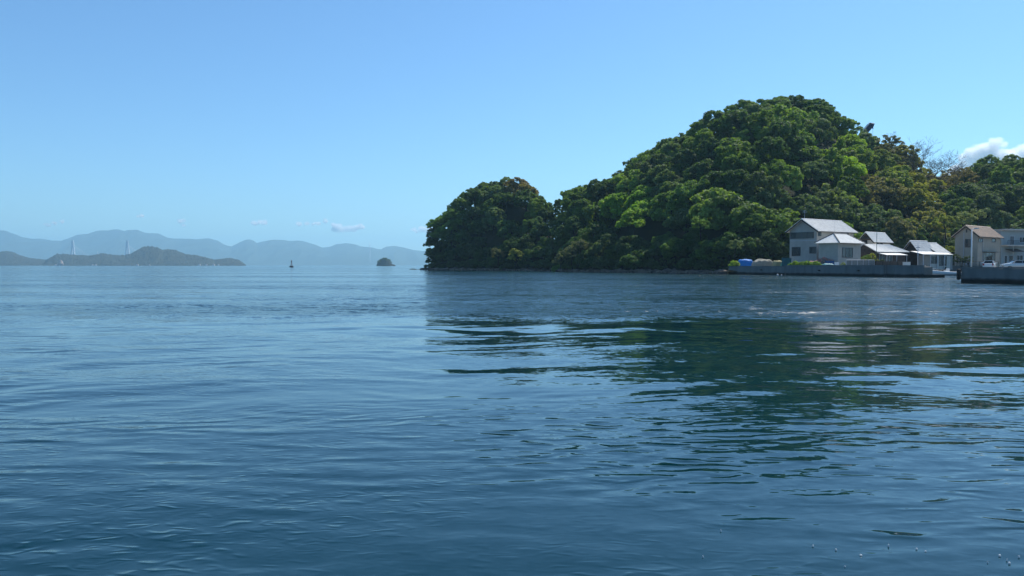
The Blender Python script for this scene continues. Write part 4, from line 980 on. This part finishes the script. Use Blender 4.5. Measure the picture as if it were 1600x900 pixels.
# ---- cars behind the right breakwater
def car(lab, px, Yq, rz, body_m, Lc=3.5, Wc=1.48, Hc=1.5, z0=1.15):
    t = empty('parked_car', (ratio(px) * Yq, Yq, z0), rz, label=lab, cat='car'); h = Wc / 2
    prof = [(-Lc / 2, .35), (-Lc / 2 + .02, .75), (-Lc / 2 + .12, .92), (Lc / 2 - .95, .98), (Lc / 2 - .15, .82), (Lc / 2, .62), (Lc / 2, .3), (Lc / 2 - .5, .22), (-Lc / 2 + .4, .22)]
    b = bmesh.new(); mbm = MB().prism(prof, -h, h, 'y'); o = mbm.build('body', body_m, t)
    b.from_mesh(o.data); bmesh.ops.bevel(b, geom=b.edges[:], offset=.06, segments=2, affect='EDGES', profile=.6); b.to_mesh(o.data); b.free(); o.data.polygons.foreach_set('use_smooth', [True] * len(o.data.polygons))
    g = [(-Lc / 2 + .16, .92), (-Lc / 2 + .38, Hc - .08), (-Lc / 2 + .6, Hc - .02), (Lc / 2 - 1.55, Hc - .02), (Lc / 2 - .98, .98)]
    def inset(y, f): return [(p[0], p[1]) for p in g]
    V = []; k = len(g); hw0, hw1 = h - .06, h - .2
    for sgn in (-1, 1): V += [(p[0], sgn * (hw0 + (hw1 - hw0) * (p[1] - .92) / (Hc - .92)), p[1]) for p in g]
    fs = [tuple(range(k))[::-1], tuple(range(k, 2 * k))] + [(i, (i + 1) % k, (i + 1) % k + k, i + k) for i in range(k)]
    MB().add(V, fs).build('window_glass', M['glass'], t)
    MB().box(-Lc / 2 + .5, -hw1 - .02, Hc - .03, Lc / 2 - 1.5, hw1 + .02, Hc + .03).build('roof', body_m, t)
    for sgn in (-1, 1):
        m = MB()
        for a, b_ in ((g[0], g[1]), (g[4], g[3])):
            m.tube([(a[0], sgn * hw0, a[1]), (b_[0], sgn * (hw1 + .01), b_[1])], .045, 5)
        m.tube([(-.15, sgn * hw0, .95), (-.15, sgn * (hw1 + .01), Hc - .03)], .04, 5); m.build('pillars', body_m, t)
        MB().box(-Lc / 2 - .02, sgn * (h - .12) - .09, .62, -Lc / 2 + .05, sgn * (h - .12) + .09, .9).build('tail_light', mat('red_lens', (.35, .01, .01), .3, .5), t)
        MB().box(Lc / 2 - .09, sgn * (h - .25) - .14, .62, Lc / 2 + .015, sgn * (h - .25) + .14, .78).build('headlight', M['white_paint'], t)
        MB().box(Lc / 2 - 1.25, sgn * (h + .1) - .08, .93, Lc / 2 - 1.12, sgn * (h + .1) + .08, 1.06).build('wing_mirror', body_m, t)
        for x in (-Lc / 2 + .62, Lc / 2 - .68):
            wv = MB().tube([(x, sgn * (h - .17), .28), (x, sgn * (h + .015), .28)], .29, 16).build('wheel', M['rubber'], t); MB().tube([(x, sgn * (h + .016), .28), (x, sgn * (h + .03), .28)], .18, 12).build('rim', M['metal'], wv)
M['silver'] = mat('silver_car_paint', (.42, .44, .46), .25, .6, metal=.5, coat=.6); M['white_car'] = mat('white_car_paint', (.70, .71, .70), .25, .5, coat=.6)
car('small white hatchback parked behind the breakwater below the beige house', 1546, 112, R(52), M['white_car'], 2.9, 1.4, 1.32)
car('silver car parked behind the breakwater at the right edge', 1592, 107, R(168), M['silver'], 4.2, 1.6, 1.33)

# ---- navigation buoy
def buoy():
    Yb = 660; q = P(455.5, 417.3, Yb); t = empty('navigation_buoy', (q.x, Yb, 0), label='dark navigation buoy with lattice mast on the open water', cat='buoy')
    M['buoy'] = mat('dark_buoy_paint', (.05, .04, .045), .6, .3); M['buoy_red'] = mat('faded_red_paint', (.25, .06, .05), .6, .3)
    MB().tube([(0, 0, -.6), (0, 0, .3), (0, 0, 1.3), (0, 0, 1.5)], [1.2, 1.7, 1.55, .9], 16).build('hull', M['buoy'], t)
    m = MB()
    for k in range(4):
        a = k * 1.571 + .4; m.tube([(math.cos(a) * .8, math.sin(a) * .8, 1.4), (math.cos(a) * .28, math.sin(a) * .28, 4.6)], .09, 5)
    for z, r_ in ((2.2, .66), (3.0, .52), (3.8, .4)):
        for k in range(4):
            a, b = k * 1.571 + .4, (k + 1) * 1.571 + .4; m.tube([(math.cos(a) * r_, math.sin(a) * r_, z), (math.cos(b) * r_, math.sin(b) * r_, z)], .06, 4)
    m.build('lattice_mast', M['buoy_red'], t)
    MB().tube([(0, 0, 4.5), (0, 0, 5.2)], .42, 10).build('lantern', M['buoy'], t)
    MB().tube([(0, 0, 5.2), (0, 0, 5.6), (0, 0, 6.5)], [.05, .4, .03], 8).build('topmark', M['buoy_red'], t)
buoy()

# ---- cable-stayed bridge between the islands
def bridge():
    Yb = 4300; pA = P(113.7, 398, Yb); pB = P(199, 398, Yb); t = empty('cable_stayed_bridge', (0, Yb, 0), label='white cable-stayed bridge with two tall towers behind the low island', cat='bridge')
    M['bridge'] = mat('white_bridge_steel', (.78, .80, .80), .5, .3)
    zt = zat(375.8, Yb)
    for p in (pA, pB):
        m = MB()
        for sgn in (-1, 1):
            m.tube([(p.x + sgn * 10, 0, 0), (p.x + sgn * 12, 0, 27), (p.x + sgn * 4.2, 0, zt * .74), (p.x + sgn * 2.0, 0, zt)], [5.4, 5.2, 4.8, 4.0], 6)
        m.box(p.x - 12, -3, 26, p.x + 12, 3, 31); m.box(p.x - 4, -2.5, zt * .74, p.x + 4, 2.5, zt * .77)
        m.build('tower', M['bridge'], t)
    MB().box(pA.x - 250, -7, 27.5, pB.x + 240, 7, 30.5).build('deck', M['bridge'], t)
    for p in (pA, pB):
        for sgn in (-1, 1):
            for k in range(1, 9): MB().tube([(p.x, 0, zt * (1 - .022 * k)), (p.x + sgn * (k * 17), 0, 30.5)], .18, 4).build('cable', M['bridge'], t)
bridge()
def mast_far(name, lab, px, y0, y1, Yq, wd):
    b = P(px, y0, Yq); zt = zat(y1, Yq); t = empty(name, (b.x, Yq, max(b.z, 0)), label=lab, cat='tower'); h = zt - max(b.z, 0)
    m = MB()
    for a in (-1, 1):
        for c in (-1, 1): m.tube([(a * wd, c * wd, -10), (a * wd * .18, c * wd * .18, h)], wd * .13, 4)
    for k in range(1, 9):
        f = k / 9; r_ = wd * (1 - .82 * f); m.box(-r_, -r_, h * f, r_, r_, h * f + wd * .12)
    m.build('lattice', M['bridge'], t)
    for f in (.72, .82, .92): MB().box(-wd * 1.1, -wd * .15, h * f, wd * 1.1, wd * .15, h * f + wd * .2).build('crossarm', M['bridge'], t)
mast_far('transmission_tower', 'very faint tall transmission tower left of the tiny islet', 578, 406, 379.5, 6800, 6.5)
mast_far('transmission_tower', 'small white mast on the low island between the bridge towers', 152.7, 399, 393.0, 3600, 1.6)
# ---- specks of buildings on the far shore
M['far_white'] = mat('far_white_render', (.6, .6, .58), .8, .2); M['far_roof'] = mat('far_grey_roof', (.25, .22, .20), .7, .3)
def far_house(px, Yq, w_, h, lab, z=.5):
    w_ *= .7; h *= .8
    t = empty('far_building', (ratio(px) * Yq, Yq, z), label=lab, cat='building', group='tiny pale buildings on the far shore')
    MB().box(-w_ / 2, 0, -2, w_ / 2, w_ * .8, h).build('wall', M['far_white'], t)
    MB().prism([(-w_ / 2 - .6, h + .01), (w_ / 2 + .6, h + .01), (0, h + w_ * .28)], -.5, w_ * .8 + .5, 'y').build('roof', M['far_roof'], t)
for px, w_, h, lab in [(86, 11, 5, 'tiny pale shed left of the pale cliff'), (144, 9, 5, 'tiny white building on the island shore between the bridge towers'), (149, 8, 6, 'tiny white building just right of another between the bridge towers'), (214, 13, 5, 'tiny white building below the island summit'),
                     (233, 9, 4, 'tiny white building right of the island summit shore'), (311, 12, 6, 'tiny white building on the island right shore, first'), (322, 10, 6, 'tiny white building on the island right shore, second'), (333, 15, 5, 'tiny long pale building on the island right shore'), (341, 9, 5, 'tiny white building nearest the island right tip')]:
    far_house(px, 3246, w_, h, lab)
def cliff():
    q = P(95, 408, 3262); m = mat('pale_cliff_rock', (.42, .33, .27), .9, .1, var=.35, scale=.1); V = []; n = 12
    for j in range(n + 1):
        for i in range(n + 1):
            u, v = i / n * 2 - 1, j / n; hw = 17 * (1 - .45 * v); x = u * hw + 3 * mnoise.noise(Vector((u * 2, v * 3, 1)))
            V.append((x, 10 * v * v - 5 * (1 - u * u) + 2 * mnoise.noise(Vector((u * 4, v * 4, 7))), -1 + v * 26 * (1 - .35 * u * u)))
    Fc = [(j * (n + 1) + i, j * (n + 1) + i + 1, (j + 1) * (n + 1) + i + 1, (j + 1) * (n + 1) + i) for j in range(n) for i in range(n)]
    o = np_mesh('rock_face', V, Fc, m); o.location = (q.x, 3255, 0); tag(o, 'pale bare rock face at the foot of the low island', 'cliff')
cliff()

# ---- dark slanted boom above the treetops
def boom():
    Yq = 236; a = P(1346.5, 211, Yq); b = P(1359.5, 195.5, Yq); c = P(1366, 195, Yq)
    t = empty('slanted_boom', (a.x, Yq, a.z), label='dark slanted boom with hooked tip jutting above the treetops', cat='boom')
    M['dark_steel'] = mat('dark_steel', (.045, .05, .085), .6, .4)
    d = (b - a); n = Vector((-d.z, 0, d.x)).normalized(); u = d.normalized(); Ld = d.length; wd = .62
    def rod(p, q, r, mb): mb.tube([p, q], r, 6)
    m = MB()
    for s1 in (-1, 1):
        for s2 in (-1, 1): rod(n * s1 * wd - u * 3.5 + Vector((0, s2 * .5, 0)), n * s1 * wd + u * Ld + Vector((0, s2 * .5, 0)), .09, m)
    for k in range(9):
        f = -3.5 + k * .55
        for s2 in (-1, 1): rod(n * wd + u * f + Vector((0, s2 * .5, 0)), -n * wd + u * (f + .5) + Vector((0, s2 * .5, 0)), .05, m)
    m.build('lattice', M['dark_steel'], t)
    def plate(f0, f1):
        m = MB(); 
        m.slab([n * (wd + .08) + u * f0 + Vector((0, -.5, 0)), n * (-wd - .08) + u * f0 + Vector((0, -.5, 0)), n * (-wd - .08) + u * f1 + Vector((0, -.5, 0)), n * (wd + .08) + u * f1 + Vector((0, -.5, 0))], 1.0); m.build('panel', M['dark_steel'], t)
    plate(.55, 1.15); plate(1.2, 2.1); plate(2.15, 3.1); plate(3.15, Ld + .1)
    tip = c - a; e = b - a
    m = MB(); m.tube([e + n * .35, tip + Vector((.1, 0, .25))], [.55, .18], 7); m.tube([e - n * .1, tip + Vector((-.5, 0, -.1))], [.5, .2], 7); m.tube([tip + Vector((-.45, 0, 0)), tip + Vector((-.4, 0, -1.3))], [.22, .12], 6); m.tube([tip + Vector((-.4, 0, .1)), tip + Vector((-.4, 0, .7))], .06, 5)
    m.build('hooked_tip', M['dark_steel'], t)
    m = MB(); m.tube([tip + Vector((-.4, 0, -1.3)), tip + Vector((-.45, 0, -5))], .03, 4); m.build('hanging_cable', M['dark_steel'], t)
boom()

def foam():
    mb = MB(); rs = random.Random(3)
    for px, py in [(1126, 831), (1306, 861), (1388, 854), (1432, 860), (1446, 864), (1543, 881), (1573, 877), (1577, 882), (1320, 888), (1098, 872), (1345, 870), (1270, 855), (1562, 870), (1592, 872)]:
        Yq = CAM_H / (-(zat(py, 1) - CAM_H)); x0 = ratio(px, py) * Yq; r_ = rs.uniform(.008, .018)
        x, y, n = x0, Yq, 6; r_ *= .38
        mb.add([(x + math.cos(j * 6.283 / n) * r_ * f * 1.5, y + math.sin(j * 6.283 / n) * r_ * f, z) for f, z in ((1, -.01), (.8, .012), (.2, .016)) for j in range(n)],
               [(i * n + j, i * n + (j + 1) % n, (i + 1) * n + (j + 1) % n, (i + 1) * n + j) for i in range(2) for j in range(n)] + [tuple(range(12, 18))])
    mb.build('foam', M['white_paint'], kind='stuff', label='tiny white foam flecks floating on the near water', cat='foam')
foam()

# ---- bare tree
def bare_tree(lab, base, height, spread, seed, m, depth=7, lean=(0.25, 0), r0=.32):
    rs = random.Random(seed); t = empty('bare_tree', base, label=lab, cat='tree'); tr, br = MB(), MB()
    def grow(p, d, ln, r, lv):
        pts = [p]; dd = d.copy()
        for k in range(3):
            dd = (dd + Vector((rs.uniform(-.28, .28), rs.uniform(-.28, .28), rs.uniform(-.12, .22)))).normalized(); pts.append(pts[-1] + dd * ln / 3)
        (tr if lv == 0 else br).tube(pts, [max(q_, .021) for q_ in (r, r * .87, r * .74, r * .62)], 7 if lv < 2 else 3, cap=False)
        if lv >= depth: return
        for k in range(3 if lv in (1, 2, 3) else 2):
            a = rs.uniform(0, 6.283); sp = rs.uniform(.45, 1.0) * spread
            nd = (dd + Vector((math.cos(a) * sp, math.sin(a) * sp, rs.uniform(-.35, .3)))).normalized()
            grow(pts[-1] if k < 1 else pts[rs.choice([1, 2, 3])], nd, ln * rs.uniform(.68, .92), r * .60, lv + 1)
    grow(Vector((0, 0, -.3)), Vector((lean[0], lean[1], 1)).normalized(), height * .24, r0, 0)
    tr.build('trunk', m, t); br.build('branches', m, t)
    return t
for px, py, Yq, h, sp, sd_, ln_, r0_, dp, lab in [
    (1437, 290, 222, 15, 1.15, 5, (.35, 0), .32, 7, 'leafless grey tree spreading its branches against the sky and cloud'),
    (1452, 288, 224, 14, 1.1, 9, (1.1, 0), .26, 7, 'leafless tree leaning right behind the spreading bare tree'),
    (1424, 282, 226, 13, 1.0, 14, (-.1, 0), .22, 7, 'leafless upright tree left of the spreading bare tree'),
    (1395, 236, 230, 8, 1.1, 21, (.1, 0), .12, 5, 'thin leafless tree on the crest right of the boom'),
    (1506, 276, 215, 7.5, 1.1, 25, (-.2, 0), .11, 5, 'low leafless tree under the cloud left of the dark wood')]:
    q = P(px, py, Yq); bare_tree(lab, (q.x, q.y, q.z), h, sp, sd_, M['grey_bark'], lean=ln_, r0=r0_, depth=dp)

# ================================================================== CLOUDS (outside the haze)
def cloud_mat(name, dens):
    m = bpy.data.materials.new(name); m.use_nodes = True; nt = m.node_tree; nt.nodes.remove(nt.nodes['Principled BSDF'])
    v = nt.nodes.new('ShaderNodeVolumeScatter'); v.inputs['Color'].default_value = (1, 1, 1, 1); v.inputs['Density'].default_value = dens; v.inputs['Anisotropy'].default_value = .45
    nt.links.new(v.outputs[0], nt.nodes['Material Output'].inputs['Volume']); return m
CM = [cloud_mat('cloud_dense', .0026), cloud_mat('cloud_soft', .0012), cloud_mat('cloud_faint', .0050)]
def puff_mesh(seed, m):
    bm = bmesh.new(); bmesh.ops.create_icosphere(bm, subdivisions=4, radius=1)
    for v in bm.verts:
        d = v.co.normalized(); v.co *= 1 + .22 * mnoise.fractal(d * 1.6 + Vector((seed, 0, 0)), .7, 2.2, 5)
    me = bpy.data.meshes.new('puff'); bm.to_mesh(me); bm.free(); me.polygons.foreach_set('use_smooth', [True] * len(me.polygons)); me.materials.append(m); return me
PUFF = [[puff_mesh(i * 7 + j, CM[j]) for i in range(3)] for j in range(3)]
def cloud(lab, Yq, blobs, dense, group=None):
    """blobs: (px, py, radius px)"""
    a = blobs[0]; c0 = P(a[0], a[1], Yq); t = empty('cloud', c0, label=lab, cat='cloud', group=group); k = Yq / F
    def put(q, r, j):
        o = bpy.data.objects.new('puff', random.choice(PUFF[j])); COL.objects.link(o); o.parent = t; o.location = q - c0; o.scale = (r * random.uniform(.9, 1.2), r, r * random.uniform(.75, .95)); o.rotation_euler = (random.uniform(-.5, .5), random.uniform(-.5, .5), random.uniform(0, 6))
    for px, py, r in blobs:
        q = P(px, py, Yq)
        if dense:
            put(q, r * k * .86, 0)
            for z in range(3): put(q + Vector((random.uniform(-1, 1), random.uniform(-.6, .6), random.uniform(-.7, .8))) * r * k * .5, r * k * random.uniform(.5, .72), 1)
        else:
            for z in range(4): put(q + Vector((random.uniform(-1.3, 1.3), random.uniform(-1, 1), random.uniform(-.6, .6))) * r * k * .55, r * k * random.uniform(.5, .95), 2)
cloud('bright white cumulus cloud above the wooded rise at the right', 32000, [(1553,229,12),(1545,234,15),(1530,238,15),(1517,242,14),(1508,248,12),(1540,250,20),(1560,246,19),(1575,248,18),(1590,241,14),(1602,237,15),(1618,240,18),(1520,262,20),(1500,268,16),(1545,268,22),(1580,264,22),(1610,262,24),(1640,258,22),(1484,276,13),(1560,220,8),(1551,221,7),(1536,228,7),(1512,236,6),(1568,226,7)], True)
cloud('faint white cloud wisp above the strait, largest of the row', 34000, [(520,352,5),(527,356,8),(533,360,6),(541,358,6),(550,356,7),(560,354,7),(568,354,5)], False)
cloud('faint flat cloud wisp left of the largest wisp', 34000, [(468,350,5),(478,349,5),(488,350,4),(497,349,4)], False)
cloud('tiny round cloud speck above the largest wisp', 34000, [(507,344,4),(507,347,3)], False)
cloud('small faint cloud wisp above the middle of the mountains', 34000, [(397,349,5),(404,347,5),(412,348,5)], False)
cloud('faint cloud wisp just left of the headland', 34000, [(646,359,5),(650,362,4),(661,358,6),(668,360,6)], False)
cloud('tiny faint wisp above the left mountains', 34000, [(283,346,5),(288,352,4)], False)
cloud('faintest flat wisp at the far left of the row', 34000, [(75,351,4),(85,349,4),(97,347,4)], False)
cloud('tiny faint speck between the two left wisps', 34000, [(218,337,4),(223,337,3)], False)

# ================================================================== HAZE
def haze():
    m = bpy.data.materials.new('haze'); m.use_nodes = True; nt = m.node_tree
    nt.nodes.remove(nt.nodes['Principled BSDF'])
    pv = nt.nodes.new('ShaderNodeVolumePrincipled'); pv.inputs['Color'].default_value = (0.44, 0.77, 0.98, 1); pv.inputs['Density'].default_value = 1.15e-4
    pv.inputs['Anisotropy'].default_value = 0.3
    nt.links.new(pv.outputs[0], nt.nodes['Material Output'].inputs['Volume'])
    MB().box(-15000, -15000, -8, 15000, 15000, 520).build('haze', m, kind='stuff', label='pale blue air over the sea', cat='haze')
haze()
